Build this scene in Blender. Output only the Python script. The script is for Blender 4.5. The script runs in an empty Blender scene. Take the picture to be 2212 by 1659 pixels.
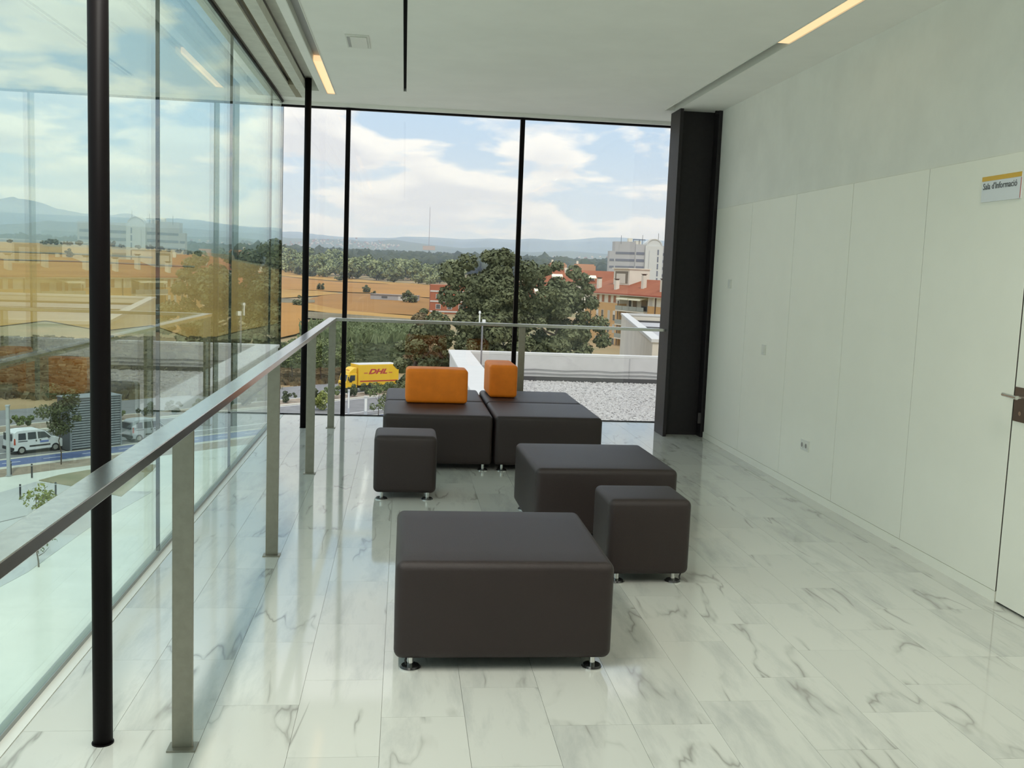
import bpy, bmesh, math, random
import numpy as np
from mathutils import Vector, Matrix

S = bpy.context.scene
COL = S.collection
PI = math.pi
R = math.radians
random.seed(7)

# ------------------------------------------------------------------ camera
CAM_R = Vector((0.9930906, -0.1067500, 0.0388480))
F_PX = 2158.18
YAW, PITCH, ROLL = 0.1111, -0.1110, 0.0389
EYE = Vector((0, 0, 1.6))
fwd = Vector((math.sin(YAW) * math.cos(PITCH), math.cos(YAW) * math.cos(PITCH), math.sin(PITCH)))
r0 = Vector((math.cos(YAW), -math.sin(YAW), 0))
u0 = r0.cross(fwd)
CAM_R = math.cos(ROLL) * r0 + math.sin(ROLL) * u0
CAM_U = -math.sin(ROLL) * r0 + math.cos(ROLL) * u0
cam = bpy.data.objects.new('camera', bpy.data.cameras.new('camera'))
COL.objects.link(cam)
cam.data.sensor_width = 36
cam.data.sensor_fit = 'HORIZONTAL'
cam.data.lens = 36 * F_PX / 2212
cam.data.clip_start = 0.05
cam.data.clip_end = 20000
m3 = Matrix((CAM_R, CAM_U, -fwd)).transposed()
cam.matrix_world = Matrix.Translation(EYE) @ m3.to_4x4()
S.camera = cam

# ------------------------------------------------------------------ exposure
S.view_settings.view_transform = 'Standard'
S.view_settings.look = 'None'
S.view_settings.gamma = 1
S.view_settings.use_curve_mapping = False
S.view_settings.exposure = 0.47
S.cycles.use_denoising = True
S.cycles.max_bounces = 12
S.cycles.diffuse_bounces = 8
S.cycles.glossy_bounces = 5
S.cycles.transparent_max_bounces = 24
S.cycles.volume_bounces = 2
S.cycles.sample_clamp_indirect = 6
S.cycles.blur_glossy = 0.5

# ------------------------------------------------------------------ sky
W = bpy.data.worlds.new('sky')
S.world = W
W.use_nodes = True
nt = W.node_tree
nt.nodes.clear()


def nd(t, kind, **kw):
    n = t.nodes.new(kind)
    for k, v in kw.items():
        if k == 'inp':
            for kk, vv in v.items():
                n.inputs[kk].default_value = vv
        else:
            setattr(n, k, v)
    return n


def math_n(t, op, a, b=None, c=None, clamp=False):
    n = t.nodes.new('ShaderNodeMath')
    n.operation = op
    n.use_clamp = clamp
    for i, v in enumerate((a, b, c)):
        if v is None:
            continue
        if isinstance(v, (int, float)):
            n.inputs[i].default_value = v
        else:
            t.links.new(v, n.inputs[i])
    return n.outputs[0]


def ramp(t, fac, stops, interp='LINEAR'):
    n = t.nodes.new('ShaderNodeValToRGB')
    n.color_ramp.interpolation = interp
    e = n.color_ramp.elements
    while len(e) < len(stops):
        e.new(0.5)
    for el, (p, c) in zip(e, stops):
        el.position = p
        el.color = (c, c, c, 1) if isinstance(c, (int, float)) else (*c, 1)
    t.links.new(fac, n.inputs[0])
    return n.outputs[0]


def mixc(t, fac, a, b, mode='MIX'):
    n = t.nodes.new('ShaderNodeMix')
    n.data_type = 'RGBA'
    n.blend_type = mode
    n.clamp_factor = True
    for sock, v in ((n.inputs[0], fac), (n.inputs[6], a), (n.inputs[7], b)):
        if isinstance(v, (int, float)):
            sock.default_value = v
        elif isinstance(v, tuple):
            sock.default_value = (*v, 1)
        else:
            t.links.new(v, sock)
    return n.outputs[2]


tc = nd(nt, 'ShaderNodeTexCoord')
sep = nd(nt, 'ShaderNodeSeparateXYZ')
nt.links.new(tc.outputs['Generated'], sep.inputs[0])
zc = math_n(nt, 'MAXIMUM', sep.outputs[2], 0.0)
zz = math_n(nt, 'ADD', zc, 0.19)
cmb = nd(nt, 'ShaderNodeCombineXYZ')
nt.links.new(math_n(nt, 'DIVIDE', sep.outputs[0], zz), cmb.inputs[0])
nt.links.new(math_n(nt, 'DIVIDE', sep.outputs[1], zz), cmb.inputs[1])
cmb.inputs[2].default_value = 33.1
n1 = nd(nt, 'ShaderNodeTexNoise', inp={'Scale': 3.1, 'Detail': 9.0, 'Roughness': 0.50, 'Distortion': 0.2})
nt.links.new(cmb.outputs[0], n1.inputs['Vector'])
off = nd(nt, 'ShaderNodeVectorMath', operation='MULTIPLY')
off.inputs[1].default_value = (0.955, 0.955, 1.0)
nt.links.new(cmb.outputs[0], off.inputs[0])
n2 = nd(nt, 'ShaderNodeTexNoise', inp={'Scale': 3.1, 'Detail': 5.0, 'Roughness': 0.45, 'Distortion': 0.2})
nt.links.new(off.outputs[0], n2.inputs['Vector'])
cover = ramp(nt, n1.outputs[0], [(0.435, 0.0), (0.525, 1.0)])
under = ramp(nt, n2.outputs[0], [(0.46, 0.0), (0.66, 1.0)])
cloud = mixc(nt, under, (0.93, 0.92, 0.885), (0.69, 0.70, 0.725))
blue = ramp(nt, zc, [(0.0, (0.64, 0.70, 0.76)), (0.08, (0.54, 0.66, 0.79)), (0.24, (0.34, 0.53, 0.76)), (1.0, (0.22, 0.38, 0.68))])
skyc = mixc(nt, cover, blue, cloud)
hazef = ramp(nt, zc, [(0.0, 0.55), (0.05, 0.22), (0.12, 0.0)])
skyc = mixc(nt, hazef, skyc, (0.80, 0.82, 0.82))
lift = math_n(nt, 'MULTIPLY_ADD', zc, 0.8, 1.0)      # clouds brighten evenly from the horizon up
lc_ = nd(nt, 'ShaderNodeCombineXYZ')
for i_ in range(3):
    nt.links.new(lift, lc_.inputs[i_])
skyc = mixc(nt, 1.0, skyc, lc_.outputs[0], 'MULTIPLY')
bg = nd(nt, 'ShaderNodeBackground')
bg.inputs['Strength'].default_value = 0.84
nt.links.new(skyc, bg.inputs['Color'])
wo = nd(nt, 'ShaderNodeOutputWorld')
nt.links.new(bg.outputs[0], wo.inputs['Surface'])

# ------------------------------------------------------------------ sun
sun = bpy.data.objects.new('sun', bpy.data.lights.new('sun', 'SUN'))
COL.objects.link(sun)
sun.data.energy = 1.3
sun.data.angle = R(4)
sun.data.color = (1.0, 0.94, 0.84)
sun.rotation_euler = Vector((0.10, -0.54, 0.83)).to_track_quat('Z', 'Y').to_euler()


# ------------------------------------------------------------------ unseen area lights added in the ceiling slots to brighten the room
for i_, (lx_, ly_, lw_) in enumerate(((2.595, 3.6, 3.6), (-0.754, 3.4, 4.4))):
    la = bpy.data.objects.new('lamp', bpy.data.lights.new('lamp', 'AREA'))
    COL.objects.link(la)
    la.data.shape = 'RECTANGLE'
    la.data.size, la.data.size_y = 0.085, lw_
    la.data.energy = (24, 48)[i_]
    la.data.spread = R(125)                     # narrow spread keeps the added light out of the end glass
    la.data.color = (1.0, 0.99, 0.90)
    la.location = (lx_, ly_, 3.267)
    la.rotation_euler = (R(20), (R(10), R(-8))[i_], 0)    # tilted so the added light reaches deeper into the room


# ------------------------------------------------------------------ helpers
def ray(x, y):
    return (fwd + CAM_R * ((x - 1106) / F_PX) - CAM_U * ((y - 829.5) / F_PX))


def at(x, y, axis, val):
    """the point of the view ray through photograph pixel (x, y) on a plane of the room or the ground"""
    v = ray(x, y)
    return EYE + v * ((val - EYE[axis]) / v[axis])


def M(name, color, rough=0.5, metal=0.0, spec=0.5, var=0.0, scale=8.0, bump=0.0, bscale=60.0, color2=None, detail=4.0, thresh=(0.35, 0.65), coord='Object', emit=0.0, rnd=0.0):
    m = bpy.data.materials.new(name)
    m.use_nodes = True
    t = m.node_tree
    b = t.nodes['Principled BSDF']
    b.inputs['Base Color'].default_value = (*color, 1)
    b.inputs['Roughness'].default_value = rough
    b.inputs['Metallic'].default_value = metal
    b.inputs['Specular IOR Level'].default_value = spec
    t_c = nd(t, 'ShaderNodeTexCoord')
    out = None
    if var or color2:
        n = nd(t, 'ShaderNodeTexNoise', inp={'Scale': scale, 'Detail': detail, 'Roughness': 0.6})
        t.links.new(t_c.outputs[coord], n.inputs['Vector'])
        f = ramp(t, n.outputs[0], [(thresh[0], 0.0), (thresh[1], 1.0)])
        c1 = color if color2 else tuple(max(0, c * (1 - var)) for c in color)
        c2 = color2 if color2 else tuple(min(1, c * (1 + var)) for c in color)
        out = mixc(t, f, c1, c2)
    if rnd:
        oi = nd(t, 'ShaderNodeObjectInfo')
        k = math_n(t, 'MULTIPLY_ADD', oi.outputs['Random'], 2 * rnd, 1 - rnd)
        cc = nd(t, 'ShaderNodeCombineXYZ')
        for i in range(3):
            t.links.new(k, cc.inputs[i])
        out = mixc(t, 1.0, out if out is not None else color, cc.outputs[0], 'MULTIPLY')
    if out is not None:
        t.links.new(out, b.inputs['Base Color'])
    if bump:
        n = nd(t, 'ShaderNodeTexNoise', inp={'Scale': bscale, 'Detail': 3.0})
        t.links.new(t_c.outputs[coord], n.inputs['Vector'])
        bp = nd(t, 'ShaderNodeBump', inp={'Strength': bump, 'Distance': 0.01})
        t.links.new(n.outputs[0], bp.inputs['Height'])
        t.links.new(bp.outputs[0], b.inputs['Normal'])
    if emit:
        b.inputs['Emission Color'].default_value = (*color, 1)
        b.inputs['Emission Strength'].default_value = emit
    return m


class MB:
    """collects simple shapes and links them as ONE mesh object"""

    def __init__(s):
        s.v, s.f, s.mi = [], [], []
        s.cur = 0

    def add(s, vs, fs):
        o = len(s.v)
        s.v += [tuple(p) for p in vs]
        s.f += [tuple(o + i for i in q) for q in fs]
        s.mi += [s.cur] * len(fs)
        return s

    def box(s, x0, x1, y0, y1, z0, z1):
        vs = [(x, y, z) for z in (z0, z1) for y in (y0, y1) for x in (x0, x1)]
        return s.add(vs, [(0, 2, 3, 1), (4, 5, 7, 6), (0, 1, 5, 4), (2, 6, 7, 3), (0, 4, 6, 2), (1, 3, 7, 5)])

    def prism(s, poly, z0, z1):
        n = len(poly)
        a = sum(poly[i][0] * poly[(i + 1) % n][1] - poly[(i + 1) % n][0] * poly[i][1] for i in range(n))
        if a < 0:
            poly = poly[::-1]
        vs = [(p[0], p[1], z0) for p in poly] + [(p[0], p[1], z1) for p in poly]
        return s.add(vs, [tuple(range(n - 1, -1, -1)), tuple(range(n, 2 * n))] + [(i, (i + 1) % n, n + (i + 1) % n, n + i) for i in range(n)])

    def profile(s, pts, y0, y1, axis='y'):
        """side outline (x, z) pulled along y"""
        n = len(pts)
        vs = [(p[0], y0, p[1]) for p in pts] + [(p[0], y1, p[1]) for p in pts]
        if axis == 'x':
            vs = [(v[1], v[0], v[2]) for v in vs]
        return s.add(vs, [tuple(range(n)), tuple(range(2 * n - 1, n - 1, -1))] + [(i, n + i, n + (i + 1) % n, (i + 1) % n) for i in range(n)])

    def cyl(s, p, q, r, r2=None, n=12, caps=True):
        p, q = Vector(p), Vector(q)
        r2 = r if r2 is None else r2
        d = (q - p).normalized()
        a = d.orthogonal().normalized()
        b = d.cross(a)
        vs = []
        for c, rr in ((p, r), (q, r2)):
            for i in range(n):
                t = 2 * PI * i / n
                vs.append(c + (a * math.cos(t) + b * math.sin(t)) * rr)
        fs = [(i, (i + 1) % n, n + (i + 1) % n, n + i) for i in range(n)]
        if caps:
            fs += [tuple(range(n - 1, -1, -1)), tuple(range(n, 2 * n))]
        return s.add(vs, fs)

    def tube(s, pts, r, n=8):
        for a, b in zip(pts, pts[1:]):
            s.cyl(a, b, r, n=n)
        return s

    def quad(s, *p):
        return s.add(p, [tuple(range(len(p)))])

    def mesh(s, name, mats, bevel=0, seg=2, smooth=False):
        me = bpy.data.meshes.new(name)
        me.from_pydata(s.v, [], s.f)
        for m in (mats if isinstance(mats, (list, tuple)) else [mats]):
            me.materials.append(m)
        if len(set(s.mi)) > 1:
            me.polygons.foreach_set('material_index', s.mi)
        bm = bmesh.new()
        bm.from_mesh(me)
        bmesh.ops.recalc_face_normals(bm, faces=bm.faces)
        if bevel:
            bmesh.ops.bevel(bm, geom=list(bm.edges), offset=bevel, segments=seg, profile=0.5, affect='EDGES', clamp_overlap=True)
        if smooth:
            for f in bm.faces:
                f.smooth = True
        bm.to_mesh(me)
        bm.free()
        return me

    def build(s, name, mats, parent=None, bevel=0, seg=2, smooth=False, loc=None):
        me = s.mesh(name, mats, bevel, seg, smooth)
        o = bpy.data.objects.new(name, me)
        COL.objects.link(o)
        if loc is not None:
            o.location = loc
        if parent is not None:
            o.parent = parent
        if smooth and bevel:
            w = o.modifiers.new('normals', 'WEIGHTED_NORMAL')
            w.keep_sharp = False
        return o


def tag(o, label=None, cat=None, group=None, kind=None):
    for k, v in (('label', label), ('category', cat), ('group', group), ('kind', kind)):
        if v:
            o[k] = v
    return o


def thing(name, label, cat, loc=(0, 0, 0), rz=0.0, group=None):
    o = bpy.data.objects.new(name, None)
    COL.objects.link(o)
    o.location = loc
    o.rotation_euler = (0, 0, rz)
    o.empty_display_size = 0.2
    return tag(o, label, cat, group)


def struct(o):
    o['kind'] = 'structure'
    return o


KIDS = {}


def copy_tree(o, parent=None):
    c = o.copy()
    COL.objects.link(c)
    if parent is not None:
        c.parent = parent
    for ch in [x for x in COL.objects if x.parent == o]:
        copy_tree(ch, c)
    return c


def np_mesh(name, verts, faces, mat, smooth=False):
    """a large mesh straight from arrays; faces all have the same number of corners"""
    verts = np.asarray(verts, dtype=np.float32)
    faces = np.asarray(faces, dtype=np.int32)
    k = faces.shape[1]
    me = bpy.data.meshes.new(name)
    me.vertices.add(len(verts))
    me.vertices.foreach_set('co', verts.ravel())
    me.loops.add(faces.size)
    me.loops.foreach_set('vertex_index', faces.ravel())
    me.polygons.add(len(faces))
    me.polygons.foreach_set('loop_start', np.arange(len(faces), dtype=np.int32) * k)
    me.polygons.foreach_set('loop_total', np.full(len(faces), k, dtype=np.int32))
    if smooth:
        me.polygons.foreach_set('use_smooth', np.ones(len(faces), dtype=bool))
    me.update(calc_edges=True)
    me.validate()
    me.materials.append(mat)
    return me


def np_obj(name, me, parent=None, loc=None):
    o = bpy.data.objects.new(name, me)
    COL.objects.link(o)
    if parent is not None:
        o.parent = parent
    if loc is not None:
        o.location = loc
    return o


# ------------------------------------------------------------------ room measures
XL, XJ, XR, YB, ZC = -1.285, -1.241, 3.091, 10.798, 3.269
YREAR = -3.43
G = -13.4                                   # street level, the room is on an upper floor

# ------------------------------------------------------------------ room materials
m_plaster = M('wall plaster', (0.81, 0.80, 0.745), rough=0.75, var=0.03, scale=3)
m_ceiling = M('ceiling paint', (0.90, 0.885, 0.835), rough=0.8, var=0.02, scale=2)
m_panel = M('lacquered wall panel', (0.90, 0.885, 0.785), rough=0.42, var=0.015, scale=2)
m_gap = M('dark joint strip', (0.07, 0.06, 0.05), rough=0.9)
m_black = M('black lacquered steel', (0.006, 0.0045, 0.005), rough=0.5, spec=0.10)
m_hcol = M('black painted steel', (0.016, 0.012, 0.014), rough=0.55, spec=0.4, var=0.15, scale=30)
m_steel = M('brushed stainless steel', (0.66, 0.65, 0.62), rough=0.22, metal=1.0, var=0.06, scale=40)
m_post = M('satin steel flat bar', (0.34, 0.32, 0.265), rough=0.42, metal=0.85, var=0.05, scale=30)
m_chrome = M('chrome', (0.75, 0.75, 0.74), rough=0.12, metal=1.0)
m_leather = M('charcoal upholstery', (0.020, 0.0105, 0.0095), rough=0.48, spec=0.5, var=0.06, scale=6, bump=0.25, bscale=420)
m_orange = M('orange upholstery', (0.95, 0.24, 0.012), rough=0.55, spec=0.35, var=0.06, scale=9, bump=0.25, bscale=420)
m_white = M('white enamel', (0.72, 0.72, 0.66), rough=0.5)
m_trough = M('raw white board', (0.66, 0.65, 0.58), rough=0.8, var=0.06, scale=9)
m_grey = M('grey metal channel', (0.36, 0.36, 0.35), rough=0.45)
m_lit = M('lit lamp diffuser', (1.0, 0.70, 0.40), rough=0.6, spec=0.1, emit=0.58)
m_plastic = M('white plastic plate', (0.74, 0.74, 0.68), rough=0.35)
m_rubber = M('dark gasket', (0.03, 0.028, 0.028), rough=0.7)
m_sill = M('white sill strip', (0.74, 0.75, 0.70), rough=0.4)


def marble():
    m = M('white veined marble', (0.62, 0.63, 0.59), rough=0.07, spec=0.6)
    t = m.node_tree
    b = t.nodes['Principled BSDF']
    c = nd(t, 'ShaderNodeTexCoord')
    oi = nd(t, 'ShaderNodeObjectInfo')
    sc = nd(t, 'ShaderNodeVectorMath', operation='MULTIPLY_ADD')
    sc.inputs[1].default_value = (1, 1, 1)
    cx = nd(t, 'ShaderNodeCombineXYZ')
    t.links.new(math_n(t, 'MULTIPLY', oi.outputs['Random'], 57.0), cx.inputs[0])
    t.links.new(math_n(t, 'MULTIPLY', oi.outputs['Random'], 91.0), cx.inputs[1])
    t.links.new(math_n(t, 'MULTIPLY', oi.outputs['Random'], 23.0), cx.inputs[2])
    t.links.new(c.outputs['Object'], sc.inputs[0])
    t.links.new(cx.outputs[0], sc.inputs[2])
    mp = nd(t, 'ShaderNodeMapping')
    mp.inputs['Rotation'].default_value = (0, 0, R(-24))
    mp.inputs['Scale'].default_value = (3.6, 0.75, 1.0)
    t.links.new(sc.outputs[0], mp.inputs[0])
    # thin sharp veins
    a = nd(t, 'ShaderNodeTexNoise', inp={'Scale': 0.9, 'Detail': 4.0, 'Roughness': 0.45, 'Distortion': 0.35})
    t.links.new(mp.outputs[0], a.inputs['Vector'])
    ridge = math_n(t, 'ABSOLUTE', math_n(t, 'SUBTRACT', a.outputs[0], 0.5))
    vein = ramp(t, ridge, [(0.0, 1.0), (0.007, 0.4), (0.022, 0.0)])
    a3 = nd(t, 'ShaderNodeTexNoise', inp={'Scale': 2.6, 'Detail': 2.0})
    t.links.new(sc.outputs[0], a3.inputs['Vector'])
    veinmask = ramp(t, a3.outputs[0], [(0.46, 0.0), (0.60, 1.0)])
    # soft grey drifts
    s2 = nd(t, 'ShaderNodeTexNoise', inp={'Scale': 1.5, 'Detail': 6.0, 'Roughness': 0.68, 'Distortion': 0.25})
    t.links.new(mp.outputs[0], s2.inputs['Vector'])
    drift = ramp(t, s2.outputs[0], [(0.50, 0.0), (0.70, 1.0)])
    base = mixc(t, math_n(t, 'MULTIPLY', drift, 0.62), (0.575, 0.58, 0.535), (0.37, 0.38, 0.365))
    col = mixc(t, math_n(t, 'MULTIPLY', math_n(t, 'MULTIPLY', vein, veinmask), 0.78), base, (0.24, 0.235, 0.21))
    k = math_n(t, 'MULTIPLY_ADD', oi.outputs['Random'], 0.07, 0.965)
    kc = nd(t, 'ShaderNodeCombineXYZ')
    for i in range(3):
        t.links.new(k, kc.inputs[i])
    col = mixc(t, 1.0, col, kc.outputs[0], 'MULTIPLY')
    t.links.new(col, b.inputs['Base Color'])
    return m


def glass(name, tint, r0=0.035, rmul=1.0):
    m = bpy.data.materials.new(name)
    m.use_nodes = True
    t = m.node_tree
    t.nodes.clear()
    lw = nd(t, 'ShaderNodeLayerWeight', inp={'Blend': 0.5})
    p5 = math_n(t, 'POWER', lw.outputs['Facing'], 5.0)
    fr = math_n(t, 'MULTIPLY', math_n(t, 'MULTIPLY_ADD', p5, 1 - r0, r0), rmul, clamp=True)
    tr = nd(t, 'ShaderNodeBsdfTransparent')
    tr.inputs[0].default_value = (*tint, 1)
    gl = nd(t, 'ShaderNodeBsdfGlossy', inp={'Roughness': 0.0})
    gl.inputs[0].default_value = (0.95, 1.0, 0.97, 1)
    mx = nd(t, 'ShaderNodeMixShader')
    t.links.new(fr, mx.inputs[0])
    t.links.new(tr.outputs[0], mx.inputs[1])
    t.links.new(gl.outputs[0], mx.inputs[2])
    o = nd(t, 'ShaderNodeOutputMaterial')
    t.links.new(mx.outputs[0], o.inputs[0])
    return m


m_marble = marble()
m_glass_l = glass('green tinted glass', (0.845, 0.93, 0.885))
m_glass_b = glass('clear glass', (0.97, 0.975, 0.975))

# ------------------------------------------------------------------ floor
fl = MB().box(XL - 0.02, 3.4, YREAR, YB, -0.35, -0.005)
fl.box(XJ + 0.004, 3.4, YREAR, 2.18, -0.005, 0.0)
floor = struct(fl.build('floor', [M('floor screed', (0.50, 0.49, 0.45), rough=0.8)]))
struct(MB().box(XL, XJ, YREAR, YB - 0.03, -0.005, 0.0).build('trim_1', m_sill))
xs = [XJ + 0.004] + [-0.94 + 0.3 * i for i in range(14)] + [XR]
TL = 0.621
tile_cache = {}
for ci in range(len(xs) - 1):
    x0, x1 = xs[ci], xs[ci + 1]
    if x1 - x0 < 0.02:
        continue
    ph = {0: 0.0, 1: 0.0, 2: 0.19, 3: 0.41, 4: 0.08, 5: 0.33}.get(ci % 6, 0.0) + 3.367
    k = math.floor((2.2 - ph) / TL)
    y0 = 2.2
    while y0 < YB - 0.005:
        y1 = min(ph + (k + 1) * TL, YB - 0.004)
        k += 1
        if y1 - y0 > 0.02:
            key = (round(x1 - x0, 3), round(y1 - y0, 3))
            if key not in tile_cache:
                hx, hy = key[0] / 2 - 0.0006, key[1] / 2 - 0.0005
                b = MB().add([(-hx, -hy, -0.0045), (hx, -hy, -0.0045), (hx, hy, -0.0045), (-hx, hy, -0.0045),
                              (-hx, -hy, 0), (hx, -hy, 0), (hx, hy, 0), (-hx, hy, 0)],
                             [(3, 2, 1, 0), (0, 1, 5, 4), (1, 2, 6, 5), (2, 3, 7, 6), (3, 0, 4, 7), (4, 5, 6, 7)])
                tile_cache[key] = b.mesh('tile', m_marble)
            o = np_obj('tile', tile_cache[key], floor, ((x0 + x1) / 2, (y0 + y1) / 2, 0))
        y0 = y1

# ------------------------------------------------------------------ ceiling with its slots and blind trough
SLR, SLL, SLB = (2.545, 2.645), (-0.795, -0.713), (-0.050, -0.024)
TOP = 3.42
c = MB()
c.box(SLL[1], SLB[0], YREAR, YB, ZC, TOP)
c.box(SLB[1], SLR[0], YREAR, YB, ZC, TOP)
c.box(SLB[0], SLB[1], 9.80, YB, ZC, TOP)
c.box(SLR[0], SLR[1], 10.0, YB, ZC, TOP)
c.box(SLL[0], SLL[1], 10.19, YB, ZC, TOP)
c.box(SLR[1], 3.4, YREAR, YB, ZC, TOP)
c.box(-0.862, SLL[0], YREAR, YB, ZC, TOP)                # lip between trough and lamp slot
c.box(-0.985, -0.862, 10.05, YB, ZC, TOP)
c.box(-1.30, -0.985, 10.49, YB, ZC, TOP)
c.box(-1.40, 3.5, YREAR - 0.1, YB + 0.1, 3.52, 3.85)     # roof slab
c.box(-1.40, XL - 0.03, YREAR - 0.1, YB + 0.1, ZC + 0.02, 3.52)
c.box(-1.40, 3.5, YB + 0.02, YB + 0.1, ZC + 0.02, 3.52)
ceiling = struct(c.build('ceiling', m_ceiling))
struct(MB().box(XL, XR, YB - 0.085, YB - 0.012, ZC - 0.032, ZC).build('trim_2', m_ceiling))
struct(MB().box(XL - 0.02, XR, YB - 0.02, YB + 0.03, ZC - 0.05, ZC - 0.028).build('trim_3', m_black))
struct(MB().box(XL - 0.03, XL + 0.008, YREAR, YB, ZC - 0.022, ZC).build('trim_4', m_black))

bh = thing('blind_housing', 'white boxed housing for roller blinds along the top of the side glass wall', 'blind housing', (-1.1, 5, ZC))


def rel(mb, root, name, mats, **kw):
    l = root.location
    mb.v = [(a - l.x, b - l.y, d - l.z) for a, b, d in mb.v]
    return mb.build(name, mats, root, **kw)


rel(MB().box(-1.262, -1.127, YREAR, 10.49, ZC, ZC + 0.02), bh, 'fascia_board', m_trough)
rel(MB().box(-1.127, -1.067, YREAR, 9.79, ZC + 0.055, ZC + 0.075).box(-1.127, -1.067, 9.79, 10.49, ZC, ZC + 0.075), bh, 'slot_liner', M('trough shade', (0.34, 0.30, 0.22), rough=0.9))  # liner coloured dark to stand for the shadow line in the gap
rel(MB().box(-1.067, -0.985, YREAR, 9.97, ZC - 0.008, ZC + 0.07).box(-1.067, -0.985, 9.97, 10.49, ZC, ZC + 0.07), bh, 'cassette', m_trough)
rel(MB().box(-0.985, -0.862, YREAR, 10.05, ZC + 0.10, ZC + 0.12), bh, 'recess_board', m_trough)

m_cavity = M('black slot', (0.010, 0.010, 0.010), rough=0.9)
sd = thing('air_slot', 'thin black linear air slot in the middle of the ceiling', 'air vent', (-0.037, 8, ZC))
rel(MB().box(SLB[0], SLB[1], YREAR, 9.8, ZC + 0.03, ZC + 0.05), sd, 'slot_back', m_cavity)
rel(MB().box(SLB[0], SLB[0] + 0.003, YREAR, 9.8, ZC - 0.001, ZC + 0.03).box(SLB[1] - 0.003, SLB[1], YREAR, 9.8, ZC - 0.001, ZC + 0.03), sd, 'slot_edge', m_cavity)


def lamp_slot(x0, x1, yend, lit, label):
    t = thing('ceiling_light', label, 'ceiling light', ((x0 + x1) / 2, yend - 2, ZC))
    rel(MB().box(x0, x1, YREAR, yend, ZC + 0.055, ZC + 0.075), t, 'channel_back', m_grey)
    rel(MB().box(x0 - 0.004, x0 + 0.003, YREAR, yend, ZC - 0.004, ZC + 0.055).box(x1 - 0.003, x1 + 0.004, YREAR, yend, ZC - 0.004, ZC + 0.055), t, 'channel_edge', m_white)
    for a, b in lit:
        rel(MB().box(x0 + 0.006, x1 - 0.006, a, b, ZC + 0.004, ZC + 0.05), t, 'diffuser', m_lit)
    return t


lamp_slot(*SLR, 10.0, ((5.45, 7.0), (0.8, 2.35), (-3.3, -1.75)), 'recessed ceiling light slot ending above the black steel column, unlit near its end')
lamp_slot(*SLL, 10.19, ((8.63, 10.17), (4.0, 5.55), (-0.6, 0.95)), 'short lit ceiling light strip beside the thin black post near the glass corner')

em = thing('emergency_light', 'small white rectangular emergency light set in the ceiling', 'light fitting', (-0.385, 7.77, ZC))
rel(MB().box(-0.475, -0.30, 7.56, 7.99, ZC - 0.006, ZC), em, 'frame', m_white, bevel=0.002)
rel(MB().box(-0.44, -0.318, 7.60, 7.955, ZC - 0.012, ZC - 0.006), em, 'lens', m_plastic, bevel=0.003)
rel(MB().box(-0.463, -0.443, 7.62, 7.95, ZC - 0.008, ZC - 0.005), em, 'lamp_slot', m_grey)

# ------------------------------------------------------------------ wall with panels, door
wr = MB()
wr.box(XR + 0.012, 3.5, YREAR, YB + 0.1, 0.0, 2.3085)
wr.box(XR, 3.5, YREAR, YB + 0.1, 2.3085, TOP)
wr.cur = 1
wr.box(XR + 0.0112, XR + 0.0125, YREAR, YB, 0.001, 2.307)
wall_right = struct(wr.build('wall_right', [m_plaster, m_gap]))
seams = [9.80, 8.765, 7.751, 6.737, 5.723, 4.712]
pm = {}
for a, b in zip(seams, seams[1:]):
    w = a - b - 0.0045
    k = round(w, 3)
    if k not in pm:
        pm[k] = MB().box(-0.014, 0.011, -w / 2, w / 2, 0.061, 2.305).mesh('panel', m_panel, bevel=0.0012, seg=1)
    np_obj('panel', pm[k], wall_right, (XR, (a + b) / 2, 0))
for a, b in ((3.70, 2.686), (2.686, 1.672), (1.672, 0.658), (0.658, -0.356), (-0.356, -1.37), (-1.37, -2.384), (-2.384, -3.42)):
    w = a - b - 0.0045
    k = round(w, 3)
    if k not in pm:
        pm[k] = MB().box(-0.014, 0.011, -w / 2, w / 2, 0.061, 2.305).mesh('panel', m_panel, bevel=0.0012, seg=1)
    np_obj('panel', pm[k], wall_right, (XR, (a + b) / 2, 0))
for yy in seams[1:]:
    MB().box(XR - 0.0115, XR + 0.0112, yy - 0.0021, yy + 0.0021, 0.062, 2.304).build('panel_joint', m_gap, wall_right)
struct(MB().box(XR - 0.013, XR + 0.011, 4.715, 9.83, 0.0, 0.058).build('baseboard_right', m_panel))
struct(MB().box(XR - 0.004, XR + 0.012, 4.714, 9.83, 0.056, 0.063).build('trim_5', M('skirting joint', (0.45, 0.44, 0.38), rough=0.8)))
struct(MB().box(XR + 0.008, XR + 0.012, 3.69, 4.715, 0.0, 2.30).build('trim_6', m_gap))

door = MB().box(XR - 0.012, XR + 0.008, 3.706, 4.705, 0.012, 2.302).build('door_1', m_panel, bevel=0.0015, seg=1)
struct(door)
hp = MB().box(XR - 0.018, XR - 0.012, 4.585, 4.697, 0.955, 1.128).build('handle_plate', M('bronze steel plate', (0.20, 0.15, 0.12), rough=0.35, metal=0.9), door, bevel=0.002)
hp['label'] = 'brown metal handle plate'
hl = MB()
hl.cyl((XR - 0.018, 4.625, 1.079), (XR - 0.062, 4.625, 1.079), 0.010)
hl.cyl((XR - 0.058, 4.615, 1.079), (XR - 0.058, 4.735, 1.083), 0.0095)
hl.build('handle', m_steel, hp, smooth=False)
kh = MB().cyl((XR - 0.020, 4.64, 0.998), (XR - 0.018, 4.64, 0.998), 0.011, n=14)
kh.build('keyhole', m_steel, hp)

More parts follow.
